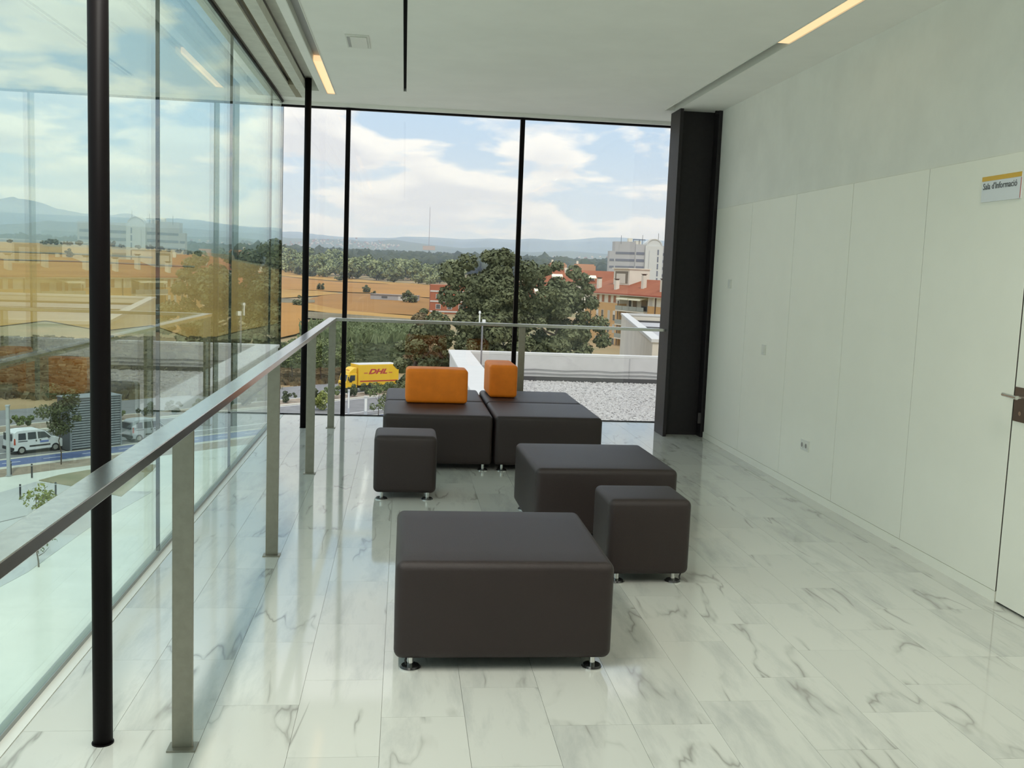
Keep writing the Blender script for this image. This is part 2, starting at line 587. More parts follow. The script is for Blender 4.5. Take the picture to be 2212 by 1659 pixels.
sg = thing('door_sign', 'white room sign with a yellow band and dark lettering beside the door', 'sign', (XR - 0.016, 4.97, 2.07))
rel(MB().box(XR - 0.022, XR - 0.014, 4.800, 5.150, 2.070, 2.205), sg, 'plate', M('sign white', (0.74, 0.76, 0.78), rough=0.3), bevel=0.001)
rel(MB().box(XR - 0.0235, XR - 0.0215, 4.801, 5.149, 2.180, 2.204), sg, 'colour_band', M('sign yellow', (0.72, 0.42, 0.03), rough=0.4))


def text(body, name, mat, parent, size, loc, rot, shear=0.0, extrude=0.002, offset=0.0, align='LEFT', sx=1.0):
    cu = bpy.data.curves.new(name + ' text', 'FONT')
    cu.body = body
    cu.size = size
    cu.shear = shear
    cu.extrude = extrude
    cu.offset = offset
    cu.align_x = align
    cu.resolution_u = 4
    cu.materials.append(mat)
    tmp = bpy.data.objects.new('text', cu)
    COL.objects.link(tmp)
    me = bpy.data.meshes.new_from_object(tmp.evaluated_get(bpy.context.evaluated_depsgraph_get()))
    bpy.data.objects.remove(tmp)
    o = bpy.data.objects.new(name, me)
    COL.objects.link(o)
    o.location = loc
    o.rotation_euler = rot
    o.scale = (sx, 1, 1)
    if parent is not None:
        o.parent = parent
    return o


text("Sala d'Informació", 'lettering', M('sign grey ink', (0.10, 0.10, 0.11), rough=0.6), sg, 0.0475, (-0.0075, 0.166, 0.066), (PI / 2, 0, -PI / 2), extrude=0.0004, sx=0.93)
MB().box(-0.008, -0.0058, -0.1695, -0.1665, 0.003, 0.106).build('band_mark', M('sign red', (0.45, 0.10, 0.08), rough=0.5), sg)

for y0, y1, z0, z1, lab in ((9.215, 9.300, 1.53, 1.615, 'white wall switch high on the panel nearest the black column'), (8.205, 8.29, 0.985, 1.07, 'white wall switch at hand height on the second wall panel from the column')):
    s = thing('wall_switch', lab, 'switch', (XR - 0.014, (y0 + y1) / 2, (z0 + z1) / 2))
    rel(MB().box(XR - 0.023, XR - 0.0135, y0, y1, z0, z1), s, 'plate', m_plastic, bevel=0.002)
    rel(MB().box(XR - 0.027, XR - 0.022, y0 + 0.016, y1 - 0.016, z0 + 0.014, z1 - 0.014), s, 'rocker', m_plastic, bevel=0.002)
s = thing('wall_socket', 'white double wall socket low on the wall panel', 'socket', (XR - 0.014, 7.24, 0.38))
rel(MB().box(XR - 0.022, XR - 0.0135, 7.165, 7.315, 0.335, 0.42), s, 'plate', m_plastic, bevel=0.002)
for yy in (7.203, 7.277):
    rel(MB().cyl((XR - 0.026, yy, 0.377), (XR - 0.021, yy, 0.377), 0.028, n=16), s, 'outlet', m_plastic)
    rel(MB().cyl((XR - 0.0268, yy, 0.377), (XR - 0.0255, yy, 0.377), 0.018, n=12), s, 'outlet_well', M('socket grey', (0.30, 0.28, 0.26), rough=0.6))

struct(MB().box(XL - 0.1, 3.5, YREAR - 0.12, YREAR, 0, TOP).build('wall_rear', M('rear wall', (0.55, 0.54, 0.49), rough=0.8)))

# ------------------------------------------------------------------ glass walls
w1 = struct(MB().box(XL - 0.03, XL + 0.004, YREAR, YB, -0.012, 0.018).build('window_1', M('glazing rail', (0.33, 0.35, 0.34), rough=0.4, metal=0.5)))
ys = [YREAR] + [5.49 - 2.23 * k for k in range(3, -1, -1)] + [7.72, 9.95, YB]
for a, b in zip(ys, ys[1:]):
    if b - a < 0.05:
        continue
    p = MB().box(XL - 0.022, XL, a + 0.005, b - 0.005, 0.018, ZC - 0.028).build('pane', m_glass_l, w1)
for yy in ys[1:-1]:
    MB().box(XL - 0.021, XL - 0.001, yy - 0.0045, yy + 0.0045, 0.018, ZC - 0.028).build('silicone_joint', m_rubber, w1)
w2 = struct(MB().box(XL - 0.02, XR, YB - 0.004, YB + 0.03, -0.05, 0.008).build('window_2', m_black))
xm = [XL - 0.018, -0.618, 1.208, XR]
for a, b in zip(xm, xm[1:]):
    MB().box(a + 0.004, b - 0.004, YB, YB + 0.02, 0.008, ZC - 0.05).build('pane', m_glass_b, w2)
for x, hw in ((XL - 0.012, 0.012), (-0.618, 0.0235), (1.208, 0.0235)):
    if hw > 0.02:
        MB().box(x - hw, x - 0.004, YB - 0.055, YB - 0.001, 0.0, ZC - 0.05).box(x + 0.004, x + hw, YB - 0.055, YB - 0.001, 0.0, ZC - 0.05).box(x - 0.004, x + 0.004, YB - 0.05, YB + 0.02, 0.0, ZC - 0.05).build('mullion', m_black, w2)
    else:
        MB().box(x - hw, x + hw, YB - 0.018, YB + 0.022, 0.0, ZC - 0.05).build('mullion', m_black, w2)

# ------------------------------------------------------------------ columns
for y, lab in ((3.28, 'slim round black steel post standing closest to the camera beside the handrail'), (9.91, 'slim round black steel post by the glass corner, reaching the blind housing')):
    r = 0.031
    t = thing('steel_post', lab, 'post', (-0.951, y, 0))
    t['kind'] = 'thing'
    MB().cyl((0, 0, 0), (0, 0, ZC + 0.09), r, n=28).build('shaft', m_black, t, smooth=True)
    MB().cyl((0, 0, 0), (0, 0, 0.004), r + 0.004, n=28).build('base_ring', m_black, t)
hc = thing('steel_beam_column', 'tall black steel H-section column standing against the panelled wall', 'column', (2.875, 10.0, 0))
hc['kind'] = 'thing'
rel(MB().box(2.660, 2.695, 9.835, 10.19, 0.0, ZC), hc, 'flange', m_hcol, bevel=0.003)
rel(MB().box(3.052, 3.0895, 9.835, 10.19, 0.0, ZC), hc, 'flange', m_hcol, bevel=0.003)
rel(MB().box(2.695, 3.052, 9.985, 10.01, 0.0, ZC), hc, 'web', m_hcol)
rel(MB().box(3.022, 3.052, 9.842, 9.852, 0.14, 0.25), hc, 'weld_plate', M('worn steel', (0.07, 0.06, 0.06), rough=0.4), bevel=0.002)
rel(MB().cyl((3.02, 9.86, ZC - 0.02), (3.05, 9.86, ZC - 0.02), 0.02), hc, 'bolt', m_hcol)

# ------------------------------------------------------------------ handrail
hr = thing('handrail', 'brushed steel handrail on flat bar posts running along the glass and round the corner', 'handrail', (-0.685, 6, 0))
rel(MB().box(-0.722, -0.650, YREAR + 0.1, 10.0, 1.062, 1.092), hr, 'top_rail', m_steel, bevel=0.002)
rel(MB().box(-0.650, 2.660, 9.930, 10.0, 1.062, 1.092), hr, 'top_rail', m_steel, bevel=0.002)
pts = [(-0.685, y) for y in (9.94, 7.70, 5.475, 3.235, 1.0, -1.24)] + [(1.195, 9.965)]
for i, (x, y) in enumerate(pts):
    b = MB()
    if i < 6:
        b.box(x - 0.033, x + 0.033, y - 0.007, y + 0.007, 0.005, 1.062)
    else:
        b.box(x - 0.007, x + 0.007, y - 0.033, y + 0.033, 0.005, 1.062)
        b = MB().box(x - 0.033, x + 0.033, y - 0.007, y + 0.007, 0.005, 1.062)
    p = rel(b, hr, 'post', m_post, bevel=0.0015, seg=1)
    l = hr.location
    bp_ = MB().box(x - 0.046 - l.x, x + 0.046 - l.x, y - 0.033 - l.y, y + 0.033 - l.y, 0, 0.006).build('base_plate', m_post, p, bevel=0.001)

# ------------------------------------------------------------------ seating
def rounded(w, d, h, r, mat, name, parent, z0, puff=0.004):
    bm = bmesh.new()
    bmesh.ops.create_cube(bm, size=1)
    bmesh.ops.scale(bm, vec=(w, d, h), verts=bm.verts)
    bmesh.ops.bevel(bm, geom=list(bm.edges), offset=r, segments=5, profile=0.5, affect='EDGES')
    big = [f for f in bm.faces if f.calc_area() > 0.3 * min(w, d, h) ** 2]
    bmesh.ops.subdivide_edges(bm, edges=list({e for f in big for e in f.edges if e.calc_length() > 3 * r}), cuts=5, use_grid_fill=True)
    for v in bm.verts:
        ax, ay, az = v.co.x / (w / 2), v.co.y / (d / 2), v.co.z / (h / 2)
        fx, fy, fz = 1 - ax * ax, 1 - ay * ay, 1 - az * az
        if abs(az) > 0.98 and (az > 0 or mat is m_leather):
            v.co.z += math.copysign(puff * max(0, fx) * max(0, fy), az)
        if abs(ax) > 0.985:
            v.co.x += math.copysign(puff * 0.6 * max(0, fz) * max(0, fy), ax)
        if abs(ay) > 0.985:
            v.co.y += math.copysign(puff * 0.6 * max(0, fz) * max(0, fx), ay)
    for f in bm.faces:
        f.smooth = True
    me = bpy.data.meshes.new(name)
    bm.to_mesh(me)
    bm.free()
    me.materials.append(mat)
    o = np_obj(name, me, parent, (0, 0, z0 + h / 2))
    return o


def foot(root, x, y):
    f = MB().cyl((x, y, 0.010), (x, y, 0.062), 0.0125, n=14).build('foot', m_chrome, root, smooth=False)
    MB().cyl((x, y, 0.0), (x, y, 0.005), 0.043, n=24).build('foot_ring', m_chrome, f)
    MB().cyl((x, y, 0.005), (x, y, 0.013), 0.041, 0.036, n=24).build('foot_disc', M('black foot disc', (0.02, 0.02, 0.02), rough=0.25) if 'black foot disc' not in bpy.data.materials else bpy.data.materials['black foot disc'], f)


def seat(name, label, cat, cx, cy, w, d, rz, group, inset=0.068, zip_pull=None):
    t = thing(name, label, cat, (cx, cy, 0), R(rz), group)
    rounded(w, d, 0.40, 0.034, m_leather, 'upholstery', t, 0.052)
    for sx in (-1, 1):
        for sy in (-1, 1):
            foot(t, sx * (w / 2 - inset), sy * (d / 2 - inset * 0.8))
    if zip_pull:
        MB().tube([(zip_pull[0], zip_pull[1], 0.06), (zip_pull[0] - 0.008, zip_pull[1], 0.035), (zip_pull[0] - 0.004, zip_pull[1], 0.018)], 0.004, n=6).build('zip_pull', m_rubber, t)
    return t


g1 = 'square charcoal ottomans'
seat('ottoman', 'large square charcoal ottoman standing alone closest to the camera', 'ottoman', 0.438, 4.285, 0.880, 0.885, 0, g1, zip_pull=(-0.385, -0.40))
seat('ottoman', 'square charcoal ottoman behind the right small stool, standing apart from the island of four', 'ottoman', 1.232, 6.235, 0.872, 0.905, 1.5, g1)
seat('ottoman', 'front ottoman of the island of four, behind the small stool at the glass side', 'ottoman', 0.302, 8.325, 0.876, 0.872, 0, g1)
seat('ottoman', 'front ottoman of the island of four, on the wall side', 'ottoman', 1.196, 8.335, 0.876, 0.888, 0, g1)
seat('ottoman', 'rear ottoman of the island of four, beneath the wide orange block', 'ottoman', 0.302, 9.215, 0.876, 0.872, 0, g1)
seat('ottoman', 'rear ottoman of the island of four, beneath the narrow orange block', 'ottoman', 1.192, 9.225, 0.870, 0.872, 0, g1)
g2 = 'small charcoal cube stools'
seat('stool', 'small black cube stool beside the large front ottoman', 'stool', 1.305, 5.175, 0.445, 0.385, 1.5, g2, inset=0.07, zip_pull=(0.19, -0.16))
seat('stool', 'small black cube stool in front of the island of four ottomans', 'stool', 0.042, 7.03, 0.432, 0.40, 0, g2, inset=0.058)


def block(label, cx, cy, w, d, h, rz):
    t = thing('cushion_block', label, 'cushion', (cx, cy, 0.4565), R(rz), 'orange backrest blocks')
    rounded(w, d, h, 0.030, m_orange, 'cover', t, 0.0, puff=0.006)
    return t


block('wide orange backrest block lying across the seam of two charcoal ottomans', 0.304, 8.665, 0.53, 0.26, 0.295, 1.0)
block('narrow orange backrest block set end-on, facing the camera with its short side', 0.926, 9.31, 0.258, 0.53, 0.30, 1.0)

# ================================================================== OUTSIDE
# ------------------------------------------------------------------ outdoor materials
m_conc = M('pale concrete', (0.53, 0.515, 0.48), rough=0.85, var=0.05, scale=1.5)
m_conc2 = M('weathered concrete wall', (0.60, 0.55, 0.45), rough=0.85, var=0.06, scale=0.25)
m_coping = M('white concrete coping', (0.57, 0.56, 0.515), rough=0.7, var=0.03, scale=2)
m_gravelbed = M('gravel bed', (0.36, 0.34, 0.31), rough=0.95, var=0.2, scale=30)
m_pebble = M('roof pebbles', (0.29, 0.275, 0.25), rough=0.9, color2=(0.52, 0.50, 0.455), scale=9.0, thresh=(0.3, 0.7), detail=1.0)
m_bitumen = M('bitumen upstand', (0.07, 0.068, 0.065), rough=0.9)
m_cable = M('grey cable', (0.20, 0.20, 0.20), rough=0.7)
m_asphalt = M('asphalt', (0.20, 0.195, 0.19), rough=0.9, var=0.12, scale=0.6)
m_kerb = M('kerb stone', (0.58, 0.55, 0.46), rough=0.85)
m_blue = M('blue bike lane', (0.115, 0.15, 0.29), rough=0.8, var=0.1, scale=1.2)
m_mark = M('road marking white', (0.75, 0.75, 0.72), rough=0.7)
m_pave = M('pale paving', (0.62, 0.63, 0.55), rough=0.85, var=0.05, scale=0.5)
m_pave2 = M('grey paving', (0.47, 0.475, 0.45), rough=0.85, var=0.06, scale=0.4)
m_soil = M('dry planting soil', (0.30, 0.235, 0.17), rough=0.95, var=0.2, scale=1.5)
m_lawn = M('thin grass', (0.20, 0.19, 0.10), rough=0.95, color2=(0.30, 0.25, 0.15), scale=0.6)
m_scrub = M('dry scrub land', (0.36, 0.24, 0.115), rough=0.95, color2=(0.20, 0.18, 0.085), scale=0.045, detail=9.0, thresh=(0.38, 0.64))
m_gold = M('golden stubble', (0.42, 0.24, 0.05), rough=0.95, color2=(0.33, 0.175, 0.03), scale=0.03, detail=7.0)
m_tan = M('tan field', (0.34, 0.160, 0.022), rough=0.95, var=0.10, scale=0.05, detail=6.0)
m_brown = M('ploughed brown field', (0.28, 0.130, 0.020), rough=0.95, var=0.10, scale=0.05, detail=6.0)
m_brush = M('dark field edge growth', (0.17, 0.14, 0.075), rough=0.95, var=0.25, scale=0.08, detail=6.0)
m_hill = M('wooded hillside', (0.075, 0.10, 0.055), rough=1.0, color2=(0.13, 0.15, 0.085), scale=0.004, detail=8.0)


def leafmat(name, c1, c2, scale=0.6):
    return M(name, c1, rough=0.7, spec=0.25, color2=c2, scale=scale, detail=3.0, rnd=0.12)


m_leaf_dark = leafmat('dark oak leaves', (0.075, 0.088, 0.040), (0.165, 0.180, 0.085))
m_leaf_brown = leafmat('browning leaves', (0.13, 0.088, 0.045), (0.22, 0.165, 0.08))
m_leaf_mid = leafmat('fresh green leaves', (0.10, 0.135, 0.045), (0.20, 0.23, 0.085))
m_leaf_row = leafmat('pale row tree leaves', (0.17, 0.20, 0.085), (0.34, 0.37, 0.17), 0.15)
m_leaf_lime = leafmat('yellow green leaves', (0.20, 0.23, 0.055), (0.34, 0.36, 0.09))
m_leaf_hedge = leafmat('hedge leaves', (0.055, 0.072, 0.030), (0.115, 0.130, 0.060))
m_forest = leafmat('pine forest crowns', (0.035, 0.046, 0.024), (0.070, 0.082, 0.042), 0.05)
m_bark = M('bark', (0.12, 0.09, 0.065), rough=0.95, var=0.2, scale=5)
m_reed = leafmat('reed leaves', (0.13, 0.17, 0.07), (0.23, 0.27, 0.13), 0.4)

# ------------------------------------------------------------------ the land
PC_D = [0, 130, 200, 300, 450, 600, 800, 1000, 1200, 1600, 2600]
PC_Z = [-13.75, -13.75, -12.9, -11.5, -8.8, -6.2, -2.2, 3.0, 7.0, 3.0, 0.0]
PL_D = [0, 125, 200, 300, 450, 600, 900, 1200, 1600, 2600]
PL_Z = [-13.75, -13.75, -11.5, -8.0, -2.5, 3.0, 10.5, 12.0, 5.0, 0.0]


def ground_h(x, y):
    d = np.hypot(x, y)
    az = np.degrees(np.arctan2(x, y))
    w = np.clip((-6.0 - az) / 7.0, 0, 1)
    w = w * w * (3 - 2 * w)
    a = np.interp(d, PC_D, PC_Z)
    b = np.interp(d, PL_D, PL_Z)
    return a * (1 - w) + b * w


def hit(x, y, dz=0.0):
    """where the view ray of a photograph pixel meets the land"""
    v = ray(x, y)
    t, st = 60.0, 4.0
    while t < 4000:
        p = EYE + v * t
        if p.z < ground_h(p.x, p.y) + dz:
            lo, hi = t - st, t
            for _ in range(18):
                mid = (lo + hi) / 2
                p = EYE + v * mid
                if p.z < ground_h(p.x, p.y) + dz:
                    hi = mid
                else:
                    lo = mid
            return EYE + v * hi
        st = max(4.0, t * 0.01)
        t += st
    return EYE + v * 2600


Ds = np.concatenate([np.linspace(14, 130, 20), np.linspace(140, 460, 33), np.geomspace(475, 2600, 50)])
As = np.radians(np.linspace(-75, 75, 151))
dd, aa = np.meshgrid(Ds, As, indexing='ij')
lx, ly = dd * np.sin(aa), dd * np.cos(aa)
lz = ground_h(lx, ly)
nD, nA = dd.shape
ii = (np.arange(nD - 1)[:, None] * nA + np.arange(nA - 1)[None, :]).ravel()
land = np_obj('land', np_mesh('land', np.stack([lx, ly, lz], -1).reshape(-1, 3), np.stack([ii, ii + 1, ii + nA + 1, ii + nA], -1), m_scrub, True))
struct(land)


def drape(name, upper, lower, mat, lift, nx=24, ny=6):
    """a strip of land cover between two outlines, laid onto the land"""
    ux, uy = [p[0] for p in upper], [p[1] for p in upper]
    wx, wy = [p[0] for p in lower], [p[1] for p in lower]
    vs = []
    for j in range(ny + 1):
        for i in range(nx + 1):
            a = i / nx
            x1, x2 = ux[0] + (ux[-1] - ux[0]) * a, wx[0] + (wx[-1] - wx[0]) * a
            y1, y2 = np.interp(x1, ux, uy), np.interp(x2, wx, wy)
            t = j / ny
            p = hit(x1 + (x2 - x1) * t, y1 + (y2 - y1) * t)
            vs.append((p.x, p.y, ground_h(p.x, p.y) + lift))
    k = np.array([[j * (nx + 1) + i for i in range(nx)] for j in range(ny)]).ravel()
    f = np.stack([k, k + nx + 1, k + nx + 2, k + 1], -1)
    return struct(np_obj(name, np_mesh(name, vs, f, mat, True)))


drape('field', [(-260, 521), (0, 524), (185, 527), (300, 534), (420, 548), (520, 566), (600, 583)], [(-260, 690), (0, 706), (100, 694), (220, 716), (330, 704), (430, 738), (520, 716), (600, 700)], m_gold, 0.15, 60, 24)
drape('field', [(600, 582), (655, 588), (700, 597), (760, 603), (850, 611), (955, 617)], [(600, 596), (655, 602), (740, 609), (820, 613), (955, 622)], m_gold, 0.270)
drape('field', [(600, 598), (655, 603), (740, 611), (800, 613), (860, 616)], [(600, 626), (670, 628), (740, 632), (790, 634), (860, 637)], m_tan, 0.293)
drape('field', [(800, 616), (860, 614), (960, 620)], [(800, 634), (870, 641), (960, 646)], m_tan, 0.315)
drape('field', [(600, 626), (690, 630), (730, 634)], [(600, 646), (680, 641), (730, 636)], m_gold, 0.315)
drape('field', [(655, 652), (690, 641), (750, 634), (880, 641), (960, 650)], [(655, 657), (690, 663), (750, 675), (880, 682), (960, 690)], m_brown, 0.338)
drape('field', [(600, 655), (665, 657), (750, 674), (880, 684), (960, 690)], [(600, 672), (665, 673), (750, 683), (880, 692), (960, 697)], m_gold, 0.360)
drape('field_edge', [(600, 646), (655, 649), (680, 650)], [(600, 656), (655, 657), (680, 656)], m_brush, 0.405)
drape('field_edge', [(600, 672), (690, 677), (880, 691), (960, 697)], [(600, 686), (690, 692), (880, 706), (960, 712)], m_brush, 0.383)
drape('field', [(600, 656), (640, 658), (664, 660)], [(600, 735), (640, 726), (664, 716)], m_tan, 0.427)
drape('field_edge', [(-200, 540), (0, 543), (150, 548), (330, 556)], [(-200, 542.5), (0, 545.5), (150, 550.5), (330, 559)], m_brush, 0.4, 30, 2)
drape('field_edge', [(0, 561), (200, 566), (420, 576)], [(0, 563), (200, 568), (420, 579)], m_brush, 0.4, 30, 2)

# ------------------------------------------------------------------ streets; u runs along the road, v across it
UX, UY = 0.700, 0.714


def uv(u, v):
    return (UX * u - UY * v, UY * u + UX * v)


def to_uv(x, y):
    return (UX * x + UY * y, -UY * x + UX * y)


def strip(name, v0, v1, mat, z0, z1, u0=-110, u1=140):
    return struct(MB().prism([uv(u0, v0), uv(u1, v0), uv(u1, v1), uv(u0, v1)], z0, z1).build(name, mat))


strip('road', 73.4, 84.0, m_asphalt, G - 0.25, G - 0.06)
strip('bike_path', 70.7, 73.05, m_blue, G - 0.25, G)
strip('kerb', 73.05, 73.4, m_kerb, G - 0.25, G + 0.03)
strip('kerb_strip', 70.0, 70.7, m_kerb, G - 0.25, G + 0.01)
strip('planting_path', 67.6, 70.0, m_soil, G - 0.25, G - 0.01)
strip('kerb', 84.0, 84.5, m_kerb, G - 0.25, G + 0.05)
strip('median_path', 84.5, 87.4, m_soil, G - 0.25, G + 0.03)
strip('kerb', 87.4, 87.7, m_kerb, G - 0.25, G + 0.05)
strip('road', 87.7, 97.0, m_asphalt, G - 0.25, G - 0.05)
for i, v in enumerate((75.85, 83.7)):
    strip('road_marking', v, v + 0.16, m_mark, G - 0.06, G - 0.045)
b = MB()
for k in range(-20, 30):
    b.prism([uv(k * 3.0, 71.85), uv(k * 3.0 + 1.3, 71.85), uv(k * 3.0 + 1.3, 71.95), uv(k * 3.0, 71.95)], G, G + 0.008)
struct(b.build('road_marking', m_mark))
# the square below the glass wall
struct(MB().prism([(-60, 14), (-3, 14), (-3, 62), (1.5, 62), (1.5, 92), uv(110, 67.6), uv(-110, 67.6)], G - 0.3, G - 0.02).build('pavement', m_pave))
gz = 2
sq = [at(x, y, 2, G - 0.01) for x, y in ((-120, 1195), (-120, 1100), (0, 1064), (80, 1040), (240, 1060), (330, 1062), (190, 1142), (60, 1236), (-60, 1300))]
struct(MB().prism([(p.x, p.y) for p in sq], G - 0.1, G + 0.0).build('pavement', m_pave2))
lw = [at(x, y, 2, G) for x, y in ((84, 1038), (130, 1026), (188, 1016), (300, 1004), (340, 1004), (330, 1016), (262, 1073), (152, 1050))]
struct(MB().prism([(p.x, p.y) for p in lw], G - 0.1, G + 0.03).build('lawn', m_lawn))
a, d_ = at(-40, 1138, 2, G), at(52, 1116, 2, G)
struct(MB().prism([(a.x, a.y), (d_.x, d_.y), (d_.x, d_.y + 0.22), (a.x, a.y + 0.22)], G - 0.05, G + 0.012).build('road_marking', m_asphalt))

# ------------------------------------------------------------------ own building: facade below the room, roof terrace
m_facade = M('own facade', (0.55, 0.55, 0.51), rough=0.8)
struct(MB().box(XL - 0.1, 3.5, YREAR, YB + 0.05, G, -0.36).box(3.5, 22, YREAR, YB - 0.05, G, 3.85).build('wall_lower', m_facade))
TG, TP = -2.14, -1.16
struct(MB().box(1.62, 24, YB + 0.06, 34.9, G, TG - 0.06).build('terrace_slab', m_conc))
struct(MB().box(1.66, 2.32, YB + 0.06, 34.85, TG - 0.06, TP - 0.10).box(2.32, 24, 34.55, 34.85, TG - 0.06, TP - 0.10).box(2.32, 24, YB + 0.06, YB + 0.3, TG - 0.06, -0.36).build('parapet_wall', m_conc))
tp = MB().prism([(1.61, YB + 0.06), (2.36, YB + 0.06), (2.36, 34.59), (24, 34.59), (24, 34.9), (1.61, 34.9)], TP - 0.10, TP)
struct(tp.build('parapet_trim', m_coping, bevel=0.012, seg=1))
struct(MB().box(2.32, 24, 34.46, 34.55, TG - 0.05, TG + 0.16).box(2.32, 2.40, 11.1, 34.46, TG - 0.05, TG + 0.12).build('upstand_trim', m_bitumen))
struct(MB().box(8.0, 8.03, 34.535, 34.552, TG, TP - 0.1).box(15.0, 15.03, 34.535, 34.552, TG, TP - 0.1).build('joint_trim', M('parapet joint', (0.42, 0.41, 0.39), rough=0.9)))
for zz, wob in ((TG + 0.27, 0.010), (TG + 0.40, 0.018)):
    pts = [(2.45 + 0.55 * i, 34.52, zz + wob * math.sin(i * 1.9) + 0.006 * math.sin(i * 0.7)) for i in range(38)]
    tag(MB().tube(pts, 0.012, n=5).build('cable', m_cable), 'upper grey cable clipped along the terrace parapet' if zz > TG + 0.3 else 'lower grey cable clipped along the terrace parapet', 'cable')

rng = np.random.default_rng(3)
struct(MB().box(2.36, 24, YB + 0.3, 34.5, TG - 0.07, TG - 0.01).build('gravel_floor', m_gravelbed))
N = 46000
gx = 2.42 + rng.random(N) ** 1.25 * 17.5
gy = 20.5 + rng.random(N) * 13.95
sz = 0.022 + rng.random(N) * 0.030
oct_v = np.array([[1, 0, 0], [-1, 0, 0], [0, 1, 0], [0, -1, 0], [0, 0, 1], [0, 0, -1]], float)
oct_f = np.array([[0, 2, 4], [2, 1, 4], [1, 3, 4], [3, 0, 4]])
rot = rng.random(N) * 6.28
ex = 1 + rng.random(N) * 0.7
ca, sa = np.cos(rot), np.sin(rot)
V = np.empty((N, 6, 3))
for k in range(6):
    px_, py_, pz_ = oct_v[k]
    a1, b1 = px_ * ex * sz, py_ * sz
    V[:, k, 0] = gx + a1 * ca - b1 * sa
    V[:, k, 1] = gy + a1 * sa + b1 * ca
    V[:, k, 2] = TG - 0.004 + pz_ * sz * (0.65 + 0.35 * rng.random(N)) + rng.random(N) * 0.012
V[:, :, :] += rng.normal(0, 0.003, V.shape)
F = (np.arange(N)[:, None, None] * 6 + oct_f[None]).reshape(-1, 3)
o = np_obj('gravel', np_mesh('gravel', V.reshape(-1, 3), F, m_pebble))
tag(o, 'pale roof gravel covering the terrace beyond the end glass', 'gravel', kind='stuff')

ms = thing('sensor_mast', 'thin grey mast with small sensors standing on the gravel roof terrace', 'mast', (2.62, 33.0, TG))
MB().cyl((0, 0, 0), (0, 0, 2.10), 0.028, n=10).build('pole', m_cable, ms)
MB().box(-0.01, 0.10, -0.05, 0.05, 2.02, 2.16).build('sensor_box', m_plastic, ms, bevel=0.01)
MB().cyl((-0.10, 0, 2.03), (-0.10, 0, 2.36), 0.022, n=8).cyl((-0.10, 0, 2.36), (-0.10, 0, 2.44), 0.045, 0.03, n=8).build('sensor_arm', m_plastic, ms)
MB().box(-0.10, 0.10, -0.10, 0.10, 0, 0.10).build('base_block', m_conc, ms)
MB().box(-0.02, 0.14, -0.02, 0.02, 0.60, 0.63).build('bracket', m_cable, ms)

# ------------------------------------------------------------------ plants
def leaf_cloud(blobs, n, size, seed, flat=0.35):
    """leaf cards scattered through the shells of many small clumps"""
    r = np.random.default_rng(seed)
    B = np.array(blobs, float)
    wgt = B[:, 3] ** 2
    idx = r.choice(len(B), n, p=wgt / wgt.sum())
    d = r.normal(size=(n, 3))
    d /= np.linalg.norm(d, axis=1)[:, None]
    rad = B[idx, 3] * (0.55 + 0.5 * r.random(n) ** 0.6)
    c = B[idx, :3] + d * rad[:, None] * np.array([1, 1, 0.85])
    nrm = d + r.normal(scale=0.55, size=(n, 3)) + np.array([0, 0, flat])
    nrm /= np.linalg.norm(nrm, axis=1)[:, None]
    t = np.cross(nrm, r.normal(size=(n, 3)))
    t /= np.linalg.norm(t, axis=1)[:, None]
    b = np.cross(nrm, t)
    s = size * (0.6 + 0.8 * r.random(n))[:, None]
    v = np.stack([c + t * s, c + b * s * 0.62, c - t * s, c - b * s * 0.62], 1).reshape(-1, 3)
    return v, np.arange(4 * n).reshape(-1, 4)


def crown_blobs(w, d, h, z0, n, seed, rmin=0.12, rmax=0.24, taper=0.0):
    r = np.random.default_rng(seed)
    out = []
    for _ in range(n):
        while True:
            p = r.random(3) * 2 - 1
            q = np.linalg.norm(p)
            if 0.35 < q < 1:
                break
        k = 1 - taper * (p[2] + 1) / 2
        rr = (rmin + (rmax - rmin) * r.random()) * min(w, h)
        out.append((p[0] * w / 2 * 0.86 * k, p[1] * d / 2 * 0.86 * k, z0 + h / 2 + p[2] * h / 2 * 0.86, rr))
    return out


def trunk_mb(h, r, seed, nbr=5, spread=1.2):
    rr = random.Random(seed)
    b = MB()
    p = Vector((0, 0, -0.3))
    prev, pr = p, r
    for k in range(1, 6):
        q = Vector((rr.uniform(-0.05, 0.05) * h, rr.uniform(-0.05, 0.05) * h, h * k / 5))
        b.cyl(prev, q, pr, r * (1 - 0.13 * k), n=7, caps=False)
        prev, pr = q, r * (1 - 0.13 * k)
    for k in range(nbr):
        s = Vector((0, 0, h * (0.45 + 0.5 * k / nbr)))
        a = rr.uniform(0, 6.28)
        e = s + Vector((math.cos(a) * spread, math.sin(a) * spread, spread * rr.uniform(0.6, 1.1)))
        m = (s + e) / 2 + Vector((0, 0, -0.12 * spread))
        b.cyl(s, m, r * 0.42, r * 0.3, n=5, caps=False)
        b.cyl(m, e, r * 0.3, r * 0.12, n=5, caps=False)
    return b


tree_protos = {}


